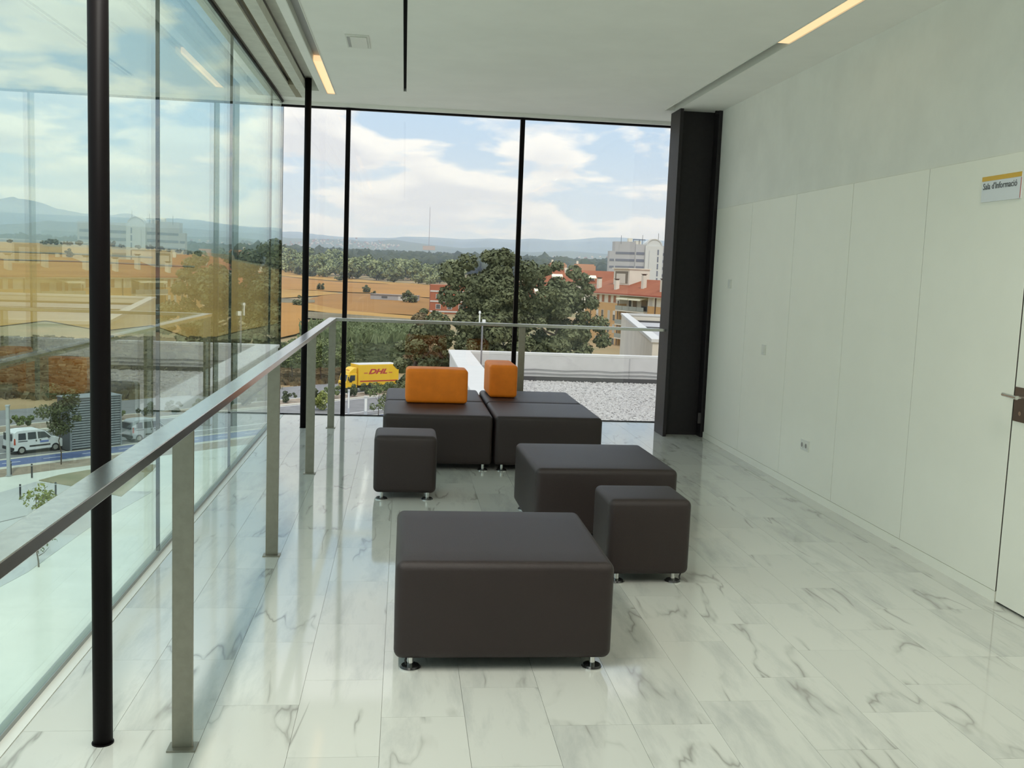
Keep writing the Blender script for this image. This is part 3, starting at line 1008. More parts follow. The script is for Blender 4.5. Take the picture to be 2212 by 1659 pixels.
def tree(key, name, label, cat, loc, group, w, h, z0, nb, nl, ls, mat, seed, trunk=True, tr=0.12, rz=0.0, sc=1.0, taper=0.0, nbr=5):
    """a plant with its own crown and stem; repeats copy the thing and its parts"""
    if key in tree_protos:
        t = copy_tree(tree_protos[key])
        for k in ('label', 'group'):
            if k in t:
                del t[k]
        tag(t, label, cat, group)
    else:
        t = thing(name, label, cat, (0, 0, 0), 0, group)
        v, f = leaf_cloud(crown_blobs(w, w, h, z0, nb, seed, taper=taper), nl, ls, seed)
        np_obj('foliage', np_mesh('foliage', v, f, mat), t)
        if trunk:
            trunk_mb(z0 + h * 0.6, tr, seed, nbr, w * 0.28).build('trunk', m_bark, t)
        tree_protos[key] = t
    t.location = loc
    t.rotation_euler = (0, 0, rz)
    t.scale = (sc, sc, sc)
    return t


# the great trees behind the terrace
def big(label, x, D, top_y, half_w, mat, seed, nb, nl, z0=1.5, ls=0.20, base=G, ell=1.0, cat='tree', name='broad_tree', extra=()):
    p = ray(x, 600)
    p = EYE + p * (D / p.y)
    topz = at(x, top_y, 1, D).z
    h = topz - base - z0
    w = 2 * half_w * D / F_PX
    t = thing(name, label, cat, (p.x, D, base))
    bl_ = crown_blobs(w, w * 0.8, h, z0, nb, seed, 0.06, 0.13, taper=0.25)
    for ex_, ey_, er_ in extra:                 # boughs and sprays that break the outline
        q = at(ex_, ey_, 1, D)
        bl_.append((q.x - p.x, 0, q.z - base, er_))
    v, f = leaf_cloud(bl_, nl, ls, seed)
    np_obj('foliage', np_mesh('foliage', v, f, mat), t)
    trunk_mb(h * 0.7, 0.32, seed, 9, w * 0.25).build('trunk', m_bark, t)
    return t


big('tall dark green tree standing behind the gravel terrace, the highest crown in view', 1072, 96, 552, 106, m_leaf_dark, 11, 110, 34000, extra=((1052, 548, .45), (1050, 556, .6), (1088, 545, .5), (1092, 553, .8), (1110, 560, .7), (1010, 566, 1.0), (975, 588, 1.2), (1140, 585, 1.2), (972, 640, 1.2), (945, 700, 1.3), (985, 606, 1.0), (1070, 556, .9)))
big('dark green tree behind the terrace, partly in front of the orange brick apartment block', 1206, 98, 576, 96, m_leaf_dark, 12, 90, 26000, extra=((1180, 582, .7), (1240, 588, .8), (1258, 604, .8), (1278, 655, .8), (1294, 700, 1.0), (1302, 735, .9), (1150, 600, 1.3), (1120, 640, 1.5), (1205, 574, .6), (1270, 625, .7)))
big('dark green tree with low branches reaching in front of the yellow truck', 905, 100, 690, 62, m_leaf_dark, 13, 36, 9000, z0=0.5)
big('brown leaved tree below the tall dark tree, behind the terrace corner', 925, 112, 655, 70, m_leaf_brown, 14, 34, 9000, z0=0.5)
big('dark bushy tree filling the gap between the brown tree and the tall dark tree', 962, 106, 668, 34, m_leaf_dark, 16, 30, 7000, z0=0.5)
big('low dark bush between the brown tree and the gravel terrace corner', 980, 104, 694, 24, m_leaf_dark, 17, 24, 5000, z0=0.3, name='tall_bush', cat='bush')
big('small dark tree at the edge of the fields above the brown tree', 925, 150, 640, 34, m_leaf_dark, 15, 24, 5000, z0=0.5, base=-13.2)
# shrubs of the central reservation
k = 0
for i in range(26):
    u = 18 + i * 2.9 + random.uniform(-0.5, 0.5)
    x, y = uv(u, 85.6 + random.uniform(-0.3, 0.3))
    if i in (24, 25):
        continue
    tree('hedge%d' % (i % 3), 'hedge_shrub', 'rounded green hedge shrub in the strip between the two roads', 'shrub', (x, y, G + 0.03), 'hedge shrubs between the two roads', 2.9, 1.5, 0.1, 16, 1500, 0.10, (m_leaf_hedge, m_leaf_hedge, m_leaf_mid)[i % 3], 40 + i % 3, trunk=False, rz=i * 1.3, sc=random.uniform(0.72, 0.95))
p = at(700, 885, 2, G)
tree('lime', 'lime_bush', 'bright yellow green bush between the handrail posts, beside the road', 'bush', (p.x, p.y, G), None, 2.4, 2.0, 0.1, 18, 2200, 0.10, m_leaf_lime, 51, trunk=False)

# young street trees
def young(label, x, y, key, w, h, z0, mat, nl=1500, seed=60, sc=1.0, tr=0.05, ls=0.10, z=G, name='young_tree'):
    p = at(x, y, 2, z)
    return tree(key, name, label, 'tree', (p.x, p.y, z), None, w, h, z0, 18, nl, ls, mat, seed, tr=tr, rz=seed, sc=sc)


young('young street tree with a round dark crown beside the blue bike lane', 132, 1003, 'y1', 2.9, 3.6, 2.2, m_leaf_dark, 2200, 61)
young('young see-through tree in front of the side of the yellow truck', 817, 902, 'y2', 2.3, 3.2, 0.6, m_leaf_mid, 1000, 62)
young('short pale green sapling on the square beside the row of bollards', 84, 1166, 'y3', 1.9, 1.5, 1.5, m_leaf_lime, 420, 63, ls=0.09)
young('bare leaning sapling with few leaves, lowest on the pale square', 84, 1224, 'y4', 1.7, 0.7, 0.75, m_leaf_mid, 60, 64, ls=0.08, tr=0.045)
for i, (x, y, s) in enumerate(((630, 822, 1.0), (692, 824, 1.0), (742, 818, 0.9))):
    young(('leafy roadside tree beside the glass corner mullion', 'leafy roadside tree between the round post and the corner post of the handrail', 'leafy roadside tree just above the cab of the yellow truck')[i], x, y, 'y5', 4.6, 4.2, 1.5, m_leaf_mid, 2600, 65, s, 0.09, 0.13, -13.4)

# shrubs and small bushes in the fields
for i, (x, y, w, lab) in enumerate(((790, 633, 24, 'dark round bush alone in the tan field beside the long shed'), (692, 627, 22, 'bush at the field edge between the two thin posts'), (735, 607, 26, 'bush at the foot of the tree row behind the thin mullion'),
                                    (650, 662, 34, 'wide dark bush in the field behind the round post'), (810, 640, 16, 'small bush next to the dark round bush in the field'), (885, 655, 40, 'green bush at the end of the long shed'), (150, 556, 24, 'lone dark bush on the golden plateau, seen through the side glass'), (672, 598, 24, 'bush at the foot of the pale tree row beside the round post'))):
    p = hit(x, y)
    D = (p - EYE).length
    s = w * D / F_PX / 3.0
    tree('bush%d' % (i % 2), 'field_bush', lab, 'bush', (p.x, p.y, ground_h(p.x, p.y)), None, 3.0, 2.2, -0.1, 14, 900, 0.16, m_leaf_dark, 70 + i % 2, trunk=False, rz=i, sc=s)

# reeds and undergrowth on the bank
def clumps(name, label, region, n, mat, seed, hmin, hmax, wd, cat):
    r = np.random.default_rng(seed)
    vs, fs = [], []
    for _ in range(n):
        x = region[0] + (region[2] - region[0]) * r.random()
        y = region[1] + (region[3] - region[1]) * r.random()
        p = hit(x, y)
        z = ground_h(p.x, p.y)
        for _k in range(7):
            a = r.random() * 6.28
            h = hmin + (hmax - hmin) * r.random()
            cx, cy = p.x + r.normal() * 0.7, p.y + r.normal() * 0.7
            dx, dy = math.cos(a) * wd, math.sin(a) * wd
            le = r.normal(scale=0.25, size=2) * h
            o = len(vs)
            vs += [(cx - dx, cy - dy, z - 0.1), (cx + dx, cy + dy, z - 0.1), (cx + dx * 1.3 + le[0], cy + dy * 1.3 + le[1], z + h), (cx - dx * 1.3 + le[0], cy - dy * 1.3 + le[1], z + h * 0.92)]
            fs.append((o, o + 1, o + 2, o + 3))
    o = np_obj(name, np_mesh(name, vs, fs, mat))
    return tag(o, label, cat, kind='stuff')


clumps('reeds', 'tall green reeds growing on the bank above the yellow truck', (668, 716, 900, 752), 900, m_reed, 5, 1.6, 3.0, 0.16, 'reeds')
clumps('undergrowth', 'mixed green undergrowth on the slope behind the road', (600, 752, 905, 806), 900, m_leaf_hedge, 6, 0.5, 1.3, 0.35, 'undergrowth')
clumps('undergrowth', 'dry undergrowth beyond the roads seen through the side glass', (-80, 735, 590, 862), 1500, m_brush, 7, 0.3, 0.9, 0.4, 'undergrowth')
clumps('undergrowth', 'low dark scrub along the far road edge', (600, 800, 760, 832), 350, m_leaf_brown, 8, 0.4, 0.9, 0.35, 'undergrowth')

# the row of pale trees before the forest
spots = []
r = random.Random(21)
for i in range(46):
    x = 596 + i * 8.6 + r.uniform(-3, 3)
    base = np.interp(x, [596, 700, 800, 900, 1000], [590, 601, 608, 616, 622]) - r.uniform(0, 16)
    spots.append((x, base))
for i, (x, y) in enumerate(spots):
    p = hit(x, y)
    D = (p - EYE).length
    s = (44 + r.uniform(-6, 8)) * D / F_PX / 12.0
    tree('row%d' % (i % 3), 'row_tree', 'pale green round tree in the dense row between the fields and the dark forest', 'tree', (p.x, p.y, ground_h(p.x, p.y) - 0.3), 'trees in the row before the forest', 10.5, 11.4, 0.6, 22, 1500, 0.75, m_leaf_row, 80 + i % 3, tr=0.25, rz=r.uniform(0, 6), sc=s)
# dark trees on the skyline of the golden plateau
for i, (x, y) in enumerate(((22, 523), (95, 526), (110, 526), (122, 527), (136, 527), (150, 528), (172, 529), (240, 531), (262, 533), (300, 536), (322, 538), (345, 541), (365, 543), (385, 545), (405, 549), (430, 552))):
    p = hit(x, y + 2)
    D = (p - EYE).length
    tree('sky%d' % (i % 2), 'skyline_tree', 'tiny dark tree on the far edge of the golden plateau', 'tree', (p.x, p.y, ground_h(p.x, p.y) - 0.3), 'trees on the plateau edge', 8, 5.0, 0.3, 14, 500, 0.8, m_leaf_dark, 90 + i % 2, tr=0.3, rz=i, sc=(9 + (i % 4) * 2) * D / F_PX / 6)

# forest: low-detail crowns past counting
def blob_field(n, pts_fn, rfn, mat, name, seed):
    bm = bmesh.new()
    bmesh.ops.create_icosphere(bm, subdivisions=2, radius=1)
    bv = np.array([v.co[:] for v in bm.verts])
    bf = np.array([[v.index for v in f.verts] for f in bm.faces])
    bm.free()
    r = np.random.default_rng(seed)
    P = pts_fn(r, n)
    rad = rfn(r, n)
    V = bv[None] * rad[:, None, None] * np.array([1, 1, 1.25]) * (1 + r.normal(0, 0.13, (n, len(bv), 1))) + P[:, None, :]
    F = (np.arange(n)[:, None, None] * len(bv) + bf[None]).reshape(-1, 3)
    return np_obj(name, np_mesh(name, V.reshape(-1, 3), F, mat))


def forest_pts(r, n):
    az = np.radians(r.uniform(-9, 26, n))
    d = 820 + r.random(n) ** 0.8 * 480
    x, y = d * np.sin(az), d * np.cos(az)
    return np.stack([x, y, ground_h(x, y) + 4.0 + r.uniform(0, 3.5, n)], -1)


o = blob_field(2600, forest_pts, lambda r, n: r.uniform(4.0, 7.5, n), m_forest, 'forest', 4)
tag(o, 'dark pine forest covering the ridge behind the fields', 'forest', kind='stuff')

# ------------------------------------------------------------------ distant hills as ridges with real depth
def ridge(name, prof, D, depth, base, mat, seed, amp):
    r = np.random.default_rng(seed)
    xs_ = np.linspace(prof[0][0], prof[-1][0], 260)
    ys_ = np.interp(xs_, [p[0] for p in prof], [p[1] for p in prof])
    rows = []
    wob = np.cumsum(r.normal(0, 1, (9, len(xs_))), axis=1)
    wob -= np.linspace(0, 1, len(xs_)) * wob[:, -1:]
    for j, t in enumerate((0.0, 0.18, 0.36, 0.55, 0.75, 0.9, 1.0, 1.2, 1.5)):
        row = []
        for i, (x, y) in enumerate(zip(xs_, ys_)):
            v = ray(x, y)
            dist = D + depth * (t - 1)
            k = D / math.hypot(v.x, v.y)
            top = (EYE + v * k).z
            q = dist / math.hypot(v.x, v.y)
            f = (math.sin(min(t, 1) * PI / 2)) ** 0.9 if t <= 1 else 1 - (t - 1) * 1.6
            z = base + (top - base) * f + (amp * wob[j, i] * 0.25 if 0 < t < 0.95 else 0)
            row.append((v.x * q, v.y * q, min(z, base + (top - base) * max(f, 0.05) + amp * 3 if t < .95 else z)))
        rows.append(row)
    n = len(xs_)
    V = np.array(rows).reshape(-1, 3)
    ii = (np.arange(len(rows) - 1)[:, None] * n + np.arange(n - 1)[None]).ravel()
    return struct(np_obj(name, np_mesh(name, V, np.stack([ii, ii + 1, ii + n + 1, ii + n], -1), mat, True)))


ridge('mountain', [(-700, 505), (-300, 470), (-120, 446), (0, 440), (15, 435), (60, 441), (110, 455), (150, 463), (185, 467), (240, 472), (262, 464), (285, 464), (310, 476), (390, 475), (440, 480), (500, 488), (560, 492), (610, 503), (700, 509), (760, 513), (850, 514), (870, 511), (930, 512), (1000, 517), (1060, 515), (1110, 518), (1150, 515), (1200, 519), (1250, 517), (1290, 513), (1340, 513), (1430, 520), (1600, 528), (2000, 540)], 6200, 1800, -10, m_hill, 1, 10)
ridge('hill', [(-500, 505), (-200, 492), (0, 488), (110, 478), (200, 482), (330, 492), (450, 497), (560, 505), (620, 514), (680, 516), (740, 517), (800, 522), (850, 517), (880, 522), (940, 530), (1000, 536), (1060, 534), (1140, 545), (1230, 542), (1300, 548), (1400, 552), (1600, 560)], 3400, 700, -10, m_hill, 2, 3)
pk = []
r = np.random.default_rng(9)
vm = MB()
for i in range(190):
    x = r.uniform(618, 862) if i < 150 else r.uniform(1180, 1330)
    y = np.interp(x, [618, 700, 862], [530, 521, 530]) + r.normal(0, 4.0) if i < 150 else r.uniform(553, 566)
    D = r.uniform(2750, 2950) if i < 150 else r.uniform(2200, 2500)
    v = ray(x, y)
    q = EYE + v * (D / math.hypot(v.x, v.y))
    s = r.uniform(1.2, 2.8)
    vm.cur = int(r.random() < 0.35)
    vm.box(q.x - s, q.x + s, q.y - s, q.y + s, q.z - 2, q.z + s * 0.5)
o = vm.build('village_houses', [M('village white', (0.50, 0.46, 0.39), rough=0.8), M('village terracotta', (0.30, 0.18, 0.12), rough=0.8)])
tag(o, 'tiny pale houses of a village scattered on the distant hillside', 'village', kind='stuff')
rm = thing('radio_mast', 'very tall thin guyed radio mast rising above the distant hills', 'mast', (35.5, 1500, 0))
MB().cyl((0, 0, -2), (0, 0, 93), 0.42, 0.30, n=6).build('mast_shaft', M('mast red grey', (0.30, 0.24, 0.24), rough=0.6), rm)
MB().box(-9, 9, -5, 5, 30, 36).build('mast_base', M('mast base', (0.45, 0.36, 0.28), rough=0.9), rm)

# ------------------------------------------------------------------ yellow truck
m_yellow = M('truck yellow', (0.80, 0.50, 0.025), rough=0.45, var=0.03, scale=1.0)
m_red = M('truck red', (0.45, 0.045, 0.035), rough=0.5)
m_tyre = M('tyre', (0.018, 0.018, 0.019), rough=0.85)
m_dark = M('dark chassis', (0.03, 0.03, 0.032), rough=0.7)
m_win = M('vehicle glass', (0.03, 0.038, 0.045), rough=0.08, spec=0.6)
m_rim = M('wheel rim', (0.45, 0.44, 0.40), rough=0.5, metal=0.4)
UA = math.atan2(UY, UX)
fw_, rw_ = at(763, 848, 2, G), at(852, 838, 2, G)
tu, tv = to_uv(fw_.x, fw_.y)
tx, ty = fw_.x - 0.45, fw_.y + 0.95
tk = thing('delivery_truck', 'yellow delivery truck with red lettering parked on the far road', 'truck', (tx, ty, G - 0.05), R(29))
tk.scale = (0.91, 1, 1)
# local x runs from the front axle to the rear; the front is at -x
MB().box(0.62, 6.6, -1.12, 1.14, 0.88, 3.36).build('cargo_box', m_yellow, tk, bevel=0.03, seg=1)
MB().box(0.66, 6.56, -1.08, 1.10, 3.36, 3.40).build('box_roof', m_coping, tk)
cab = MB().profile([(-1.15, 0.62), (-1.18, 1.25), (-1.08, 1.35), (-0.82, 2.22), (-0.66, 2.30), (0.46, 2.32), (0.46, 0.62)], -1.05, 1.05).build('cab', m_yellow, tk, bevel=0.05)
MB().quad((-1.070, -0.92, 1.42), (-1.070, 0.92, 1.42), (-0.855, 0.86, 2.14), (-0.855, -0.86, 2.14)).build('windscreen', m_win, cab)
MB().profile([(-0.66, 1.46), (-0.66, 1.28), (-0.30, 1.28), (-0.24, 1.44), (0.16, 1.50), (0.16, 2.12), (-0.52, 2.12), (-0.76, 1.46)], -1.062, -1.048).build('side_window', m_win, cab)
MB().box(-1.195, -1.165, -0.80, 0.80, 0.90, 1.05).build('grille', m_dark, cab)
MB().box(-0.30, -0.12, -1.066, -1.05, 1.06, 1.11).build('door_handle', m_dark, cab)
MB().box(-1.20, -1.16, -0.98, -0.62, 0.72, 0.86).box(-1.20, -1.16, 0.62, 0.98, 0.72, 0.86).build('headlamp', m_chrome, cab)
MB().profile([(-0.70, 2.30), (-0.55, 2.55), (0.05, 2.98), (0.46, 3.02), (0.46, 2.30)], -0.92, 0.92).build('wind_deflector', m_yellow, tk, bevel=0.05)
MB().box(-0.45, -0.25, -0.5, 0.3, 2.66, 2.70).build('deflector_mark', m_red, tk)
MB().box(-1.22, 0.46, -1.02, 1.02, 0.38, 0.64).box(0.4, 6.5, -0.45, 0.45, 0.50, 0.88).build('chassis', m_dark, tk)
MB().box(-0.92, -0.86, -1.30, -1.08, 1.55, 1.98).build('wing_mirror', m_dark, tk)
MB().box(1.4, 3.2, -0.95, -0.6, 0.45, 0.82).build('fuel_tank', m_dark, tk)
MB().box(6.45, 6.60, -1.05, 1.05, 0.45, 0.60).build('rear_bumper', m_dark, tk)
for x in (0.0, 4.75):
    for y in (-0.92, 0.92):
        wv = MB().cyl((x, y - 0.15, 0.44), (x, y + 0.15, 0.44), 0.44, n=20).build('wheel', m_tyre, tk)
        MB().cyl((x, y - 0.165, 0.44), (x, y - 0.14, 0.44), 0.24, n=14).cyl((x, y - 0.18, 0.44), (x, y - 0.16, 0.44), 0.09, n=10).build('rim', m_rim, wv)
text('DHL', 'lettering', m_red, tk, 0.80, (2.05, -1.126, 2.26), (PI / 2, 0, 0), shear=0.35, extrude=0.004, offset=0.038, sx=1.72)
MB().box(1.40, 1.95, -1.128, -1.119, 2.28, 2.42).box(5.05, 5.60, -1.128, -1.119, 2.30, 2.42).build('logo_line', M('truck red pale', (0.55, 0.16, 0.05), rough=0.5), tk)
MB().box(0.85, 6.45, -1.128, -1.119, 1.30, 1.45).build('side_stripe', m_red, tk)


# ------------------------------------------------------------------ cars
def van(name, label, ox, oy, rz, paint, group=None, roofrack=True):
    t = thing(name, label, 'car', (ox, oy, G - 0.06), rz)
    out = [(0.02, 0.30), (0.0, 0.95), (0.14, 1.66), (0.34, 1.80), (0.9, 1.84), (2.1, 1.80), (2.52, 1.64), (3.10, 1.12), (3.62, 1.02), (3.90, 0.86), (3.99, 0.62), (3.98, 0.30)]
    b = MB()
    n = len(out)
    V, Fs = [], []
    secs = [(-0.80, 1.0, 0.02), (-0.76, 1.0, 0.0), (0.76, 1.0, 0.0), (0.80, 1.0, 0.02)]
    for y, k, ins in secs:
        for x, z in out:
            tum = max(0, (z - 0.95)) * 0.13
            yy = y - math.copysign(tum, y)
            cx = 2.0
            V.append((cx + (x - cx) * (1 - ins), yy, 0.3 + (z - 0.3) * (1 - ins)))
    for s_ in range(3):
        for i in range(n):
            Fs.append((s_ * n + i, s_ * n + (i + 1) % n, (s_ + 1) * n + (i + 1) % n, (s_ + 1) * n + i))
    Fs.append(tuple(range(n)))
    Fs.append(tuple(range(4 * n - 1, 3 * n - 1, -1)))
    b.add(V, Fs)
    body = b.build('body', paint, t, bevel=0.035, seg=2, smooth=True)
    for sy in (-1, 1):
        def side(pts, nm, m, d=0.012):
            vs = []
            for dd_ in (0.0, d):
                for x, z in pts:
                    vs.append((x, sy * (0.800 - max(0, z - 0.95) * 0.13 + dd_), z))
            k = len(pts)
            q = MB().add(vs, [tuple(range(k)), tuple(range(2 * k - 1, k - 1, -1))] + [(i, (i + 1) % k, k + (i + 1) % k, k + i) for i in range(k)])
            return q.build(nm, m, body)
        side([(0.42, 1.12), (1.00, 1.10), (1.00, 1.60), (0.46, 1.60)], 'side_window', m_win)
        side([(1.14, 1.10), (1.80, 1.10), (1.78, 1.62), (1.16, 1.62)], 'side_window', m_win)
        side([(1.92, 1.10), (2.92, 1.14), (2.44, 1.58), (1.90, 1.62)], 'side_window', m_win)
        side([(1.25, 0.52), (2.85, 0.52), (2.85, 0.64), (1.25, 0.64)], 'rub_strip', m_dark)
        side([(0.40, 0.97), (1.10, 0.97), (1.10, 1.02), (0.40, 1.02)], 'door_rail', m_dark)
        side([(1.72, 0.90), (1.82, 0.90), (1.82, 1.02), (1.72, 1.02)], 'door_handle', m_dark)
        side([(2.02, 0.94), (2.14, 0.94), (2.14, 1.02), (2.02, 1.02)], 'door_handle', m_dark)
        side([(0.06, 0.78), (0.20, 0.78), (0.20, 1.22), (0.10, 1.26)], 'tail_lamp', M('tail lamp', (0.45, 0.06, 0.02), rough=0.3) if 'tail lamp' not in bpy.data.materials else bpy.data.materials['tail lamp'])
        MB().box(2.66, 2.80, sy * 0.78 - 0.10, sy * 0.78 + 0.10, 1.08, 1.24).build('wing_mirror', m_dark, body, bevel=0.02)
        for x in (0.66, 3.26):
            wv = MB().cyl((x, sy * 0.70 - 0.10, 0.31), (x, sy * 0.70 + 0.10, 0.31), 0.31, n=18).build('wheel', m_tyre, t)
            MB().cyl((x, sy * 0.80, 0.31), (x, sy * 0.815, 0.31), 0.19, n=14).build('rim', m_rim, wv)
    MB().box(-0.035, 0.02, -0.62, 0.62, 1.08, 1.60).build('rear_window', m_win, body)
    MB().box(-0.07, 0.12, -0.80, 0.80, 0.34, 0.58).build('rear_bumper', m_dark, body, bevel=0.03)
    MB().box(3.94, 4.04, -0.76, 0.76, 0.30, 0.52).build('front_bumper', m_dark, body, bevel=0.03)
    MB().quad((2.58, -0.64, 1.64), (2.58, 0.64, 1.64), (3.10, 0.72, 1.17), (3.10, -0.72, 1.17)).build('windscreen', m_win, body)
    return t


m_carwhite = M('white car paint', (0.72, 0.74, 0.74), rough=0.25, spec=0.6)
m_carsilver = M('silver car paint', (0.45, 0.47, 0.48), rough=0.3, metal=0.3)
m_cardark = M('dark car paint', (0.05, 0.05, 0.06), rough=0.3)
vp = at(50, 980, 2, G)
vu, vv = to_uv(vp.x, vp.y)
vx, vy = uv(vu - 0.75, vv + 0.80)
vn = van('white_van', 'white passenger van with dark side windows parked beside the blue bike lane', vx, vy, UA, m_carwhite)
MB().box(2.05, 2.72, -0.815, -0.798, 0.78, 0.93).build('side_decal', M('blue print', (0.16, 0.22, 0.50), rough=0.5), vn)
vx, vy = uv(vu - 7.0, vv + 0.95)
van('dark_car', 'dark car parked behind the white van at the frame edge', vx, vy, UA, m_cardark)
p = at(318, 938, 2, G)
pu, pv = to_uv(p.x, p.y)
vx, vy = uv(pu - 3.0, 74.9)
van('silver_car', 'silver car half hidden behind the grey louvred cabin', vx, vy, UA, m_carsilver)

# louvred cabin by the road
p = at(262, 962, 2, G)
lc = thing('louvred_cabin', 'grey louvred metal cabin standing at the roadside', 'cabin', (p.x, p.y, G), UA)
ml = M('grey louvre metal', (0.24, 0.26, 0.27), rough=0.5, var=0.08, scale=3)
MB().box(-4.2, 0.0, 0.05, 2.0, 0, 4.05).build('housing', M('cabin dark', (0.09, 0.095, 0.10), rough=0.7), lc)
lm = MB().add([(-4.2, 0.03, 0), (0, 0.03, 0), (0, -0.06, -0.13), (-4.2, -0.06, -0.13), (-4.2, 0.05, 0.0), (0, 0.05, 0.0), (0, -0.04, -0.14), (-4.2, -0.04, -0.14)], [(0, 1, 2, 3), (7, 6, 5, 4), (0, 4, 5, 1), (3, 2, 6, 7)]).mesh('slat', ml)
ls_ = MB().box(0.0, 0.06, 0.05, 2.0, -0.12, 0.0).mesh('slat', ml)
for k in range(20):
    np_obj('slat', lm, lc, (0, 0, 0.32 + k * 0.195))
    np_obj('slat', ls_, lc, (0, 0, 0.32 + k * 0.195))
for x in (-4.2, -2.1, -0.05):
    MB().box(x - 0.05, x + 0.05, -0.10, 0.02, 0, 4.08).build('corner_post', ml, lc)
MB().box(-4.25, 0.07, -0.08, 2.05, 4.05, 4.12).build('lid', ml, lc)

# lamp columns, bollards
m_galv = M('galvanised steel', (0.48, 0.50, 0.50), rough=0.45, metal=0.5)
p = at(19, 1028, 2, G)
lp = thing('lamp_column', 'tall square galvanised lamp column in front of the white van', 'lamp post', (p.x, p.y, G))
MB().box(-0.10, 0.10, -0.10, 0.10, 0, 4.75).build('column_shaft', m_galv, lp, bevel=0.01)
MB().box(-0.13, 0.13, -0.13, 0.13, 4.75, 4.85).build('lamp_head', m_galv, lp, bevel=0.01)
MB().box(-0.16, 0.16, -0.16, 0.16, 0, 0.05).build('base_plate', m_galv, lp)
bl = ['dark bollard standing right beside the tall galvanised lamp column', 'dark bollard between the lamp column and the young street tree', 'dark bollard on the grey square, left of the pale green sapling', 'dark bollard on the grey square, partly behind the handrail']
bm_ = MB().cyl((0, 0, 0), (0, 0, 0.95), 0.055, n=10).mesh('shaft', m_dark)
bc = MB().cyl((0, 0, 0.80), (0, 0, 0.86), 0.058, n=10).mesh('band', m_galv)
for (x, y), lab in zip(((23.5, 1026), (69, 1032), (44, 1079), (120.5, 1074)), bl):
    p = at(x, y, 2, G)
    t = thing('bollard', lab, 'bollard', (p.x, p.y, G), 0, 'dark bollards on the square')
    np_obj('shaft', bm_, t)
    np_obj('band', bc, t)
for x, y, h, lab in ((752.5, 902, 2.7, 'slim metal light column beside the thin mullion, in front of the truck'), (789.5, 905, 2.2, 'broader metal light column below the side of the truck')):
    p = at(x, y, 2, G)
    t = thing('light_column', lab, 'light column', (p.x, p.y, G))
    w = 0.10 if x < 760 else 0.17
    MB().box(-w, w, -0.08, 0.08, 0, h).build('column_shaft', m_galv, t, bevel=0.01)
    MB().box(-w - 0.02, w + 0.02, -0.10, 0.10, h, h + 0.12).build('column_cap', m_coping, t, bevel=0.01)
    MB().box(-w * 0.6, w * 0.6, -0.09, -0.078, h * 0.35, h * 0.93).build('lens', m_plastic, t)

# ------------------------------------------------------------------ pale concrete building beyond the terrace
cb = thing('concrete_building', 'pale concrete building with a flat parapet roof beyond the terrace', 'building', (22.3, 88.0, G), math.atan2(-10.7, 62))
HB = -3.86 - G
MB().box(0.12, 26, 0.12, 62.8, 0, HB - 1.3).box(0.12, 0.8, 0.12, 62.8, HB - 1.3, HB - 0.28).box(0.8, 26, 62.1, 62.8, HB - 1.3, HB - 0.28).box(0.8, 26, 0.12, 0.8, HB - 1.3, HB - 0.28).build('wall', m_conc2, cb)
MB().box(0, 1.0, 0, 62.9, HB - 0.30, HB).box(1.0, 26, 62.0, 62.9, HB - 0.30, HB).box(1.0, 26, 0, 1.0, HB - 0.30, HB).build('coping', m_coping, cb)
MB().box(1.0, 26, 1.0, 62, HB - 1.3, HB - 1.26).build('roof_deck', M('grey roof deck', (0.42, 0.41, 0.40), rough=0.9, var=0.05, scale=0.3), cb)
MB().box(1.05, 26, 38, 38.4, HB - 1.3, HB - 0.75).build('roof_upstand', m_bitumen, cb)
MB().box(1.05, 26, 61.9, 62.0, HB - 1.26, HB - 1.0).build('roof_flashing', m_bitumen, cb)
for i, (a, h) in enumerate(((4, 2.6), (14, 2.2))):
    w = MB().box(a, a + 6, 0.06, 0.14, 3.2, 3.2 + h).build('window', m_win, cb)
    MB().box(a - 0.1, a + 6.1, 0.02, 0.12, 3.1, 3.2).build('window_sill', m_coping, w)

# ------------------------------------------------------------------ orange brick apartment block
m_brick = M('orange brick', (0.62, 0.38, 0.165), rough=0.9, var=0.06, scale=0.6)
m_render = M('cream render', (0.70, 0.66, 0.54), rough=0.85, var=0.03, scale=0.5)
m_rooftile = M('terracotta roof tiles', (0.25, 0.070, 0.028), rough=0.9, color2=(0.31, 0.098, 0.04), scale=0.25, detail=6.0)
m_eave = M('painted eave board', (0.66, 0.63, 0.55), rough=0.8)
m_gutter = M('red gutter', (0.40, 0.10, 0.055), rough=0.6)
m_shut = M('red brown shutter', (0.33, 0.13, 0.06), rough=0.7)
m_pane = M('far window pane', (0.10, 0.105, 0.105), rough=0.1, spec=0.6)
m_blind = M('pale roller shutter', (0.50, 0.47, 0.40), rough=0.7)
m_awn = M('cream awning cloth', (0.82, 0.79, 0.58), rough=0.9)
m_balc = M('balcony glass panel', (0.30, 0.33, 0.29), rough=0.3)
m_pipe = M('dark downpipe', (0.12, 0.08, 0.06), rough=0.7)
ab = thing('apartment_building', 'orange brick apartment block with a terracotta roof and awnings behind the trees', 'building', (42.5, 215, G), math.atan2(-65, 19.5))
EV = 11.3                                    # eave height over the street
blocks = [(-7.0, 8.7), (20.4, 36.0), (48, 64)]
MB().box(-7.0, 64, 1.8, 16, 0, EV).build('core_wall', m_render, ab)
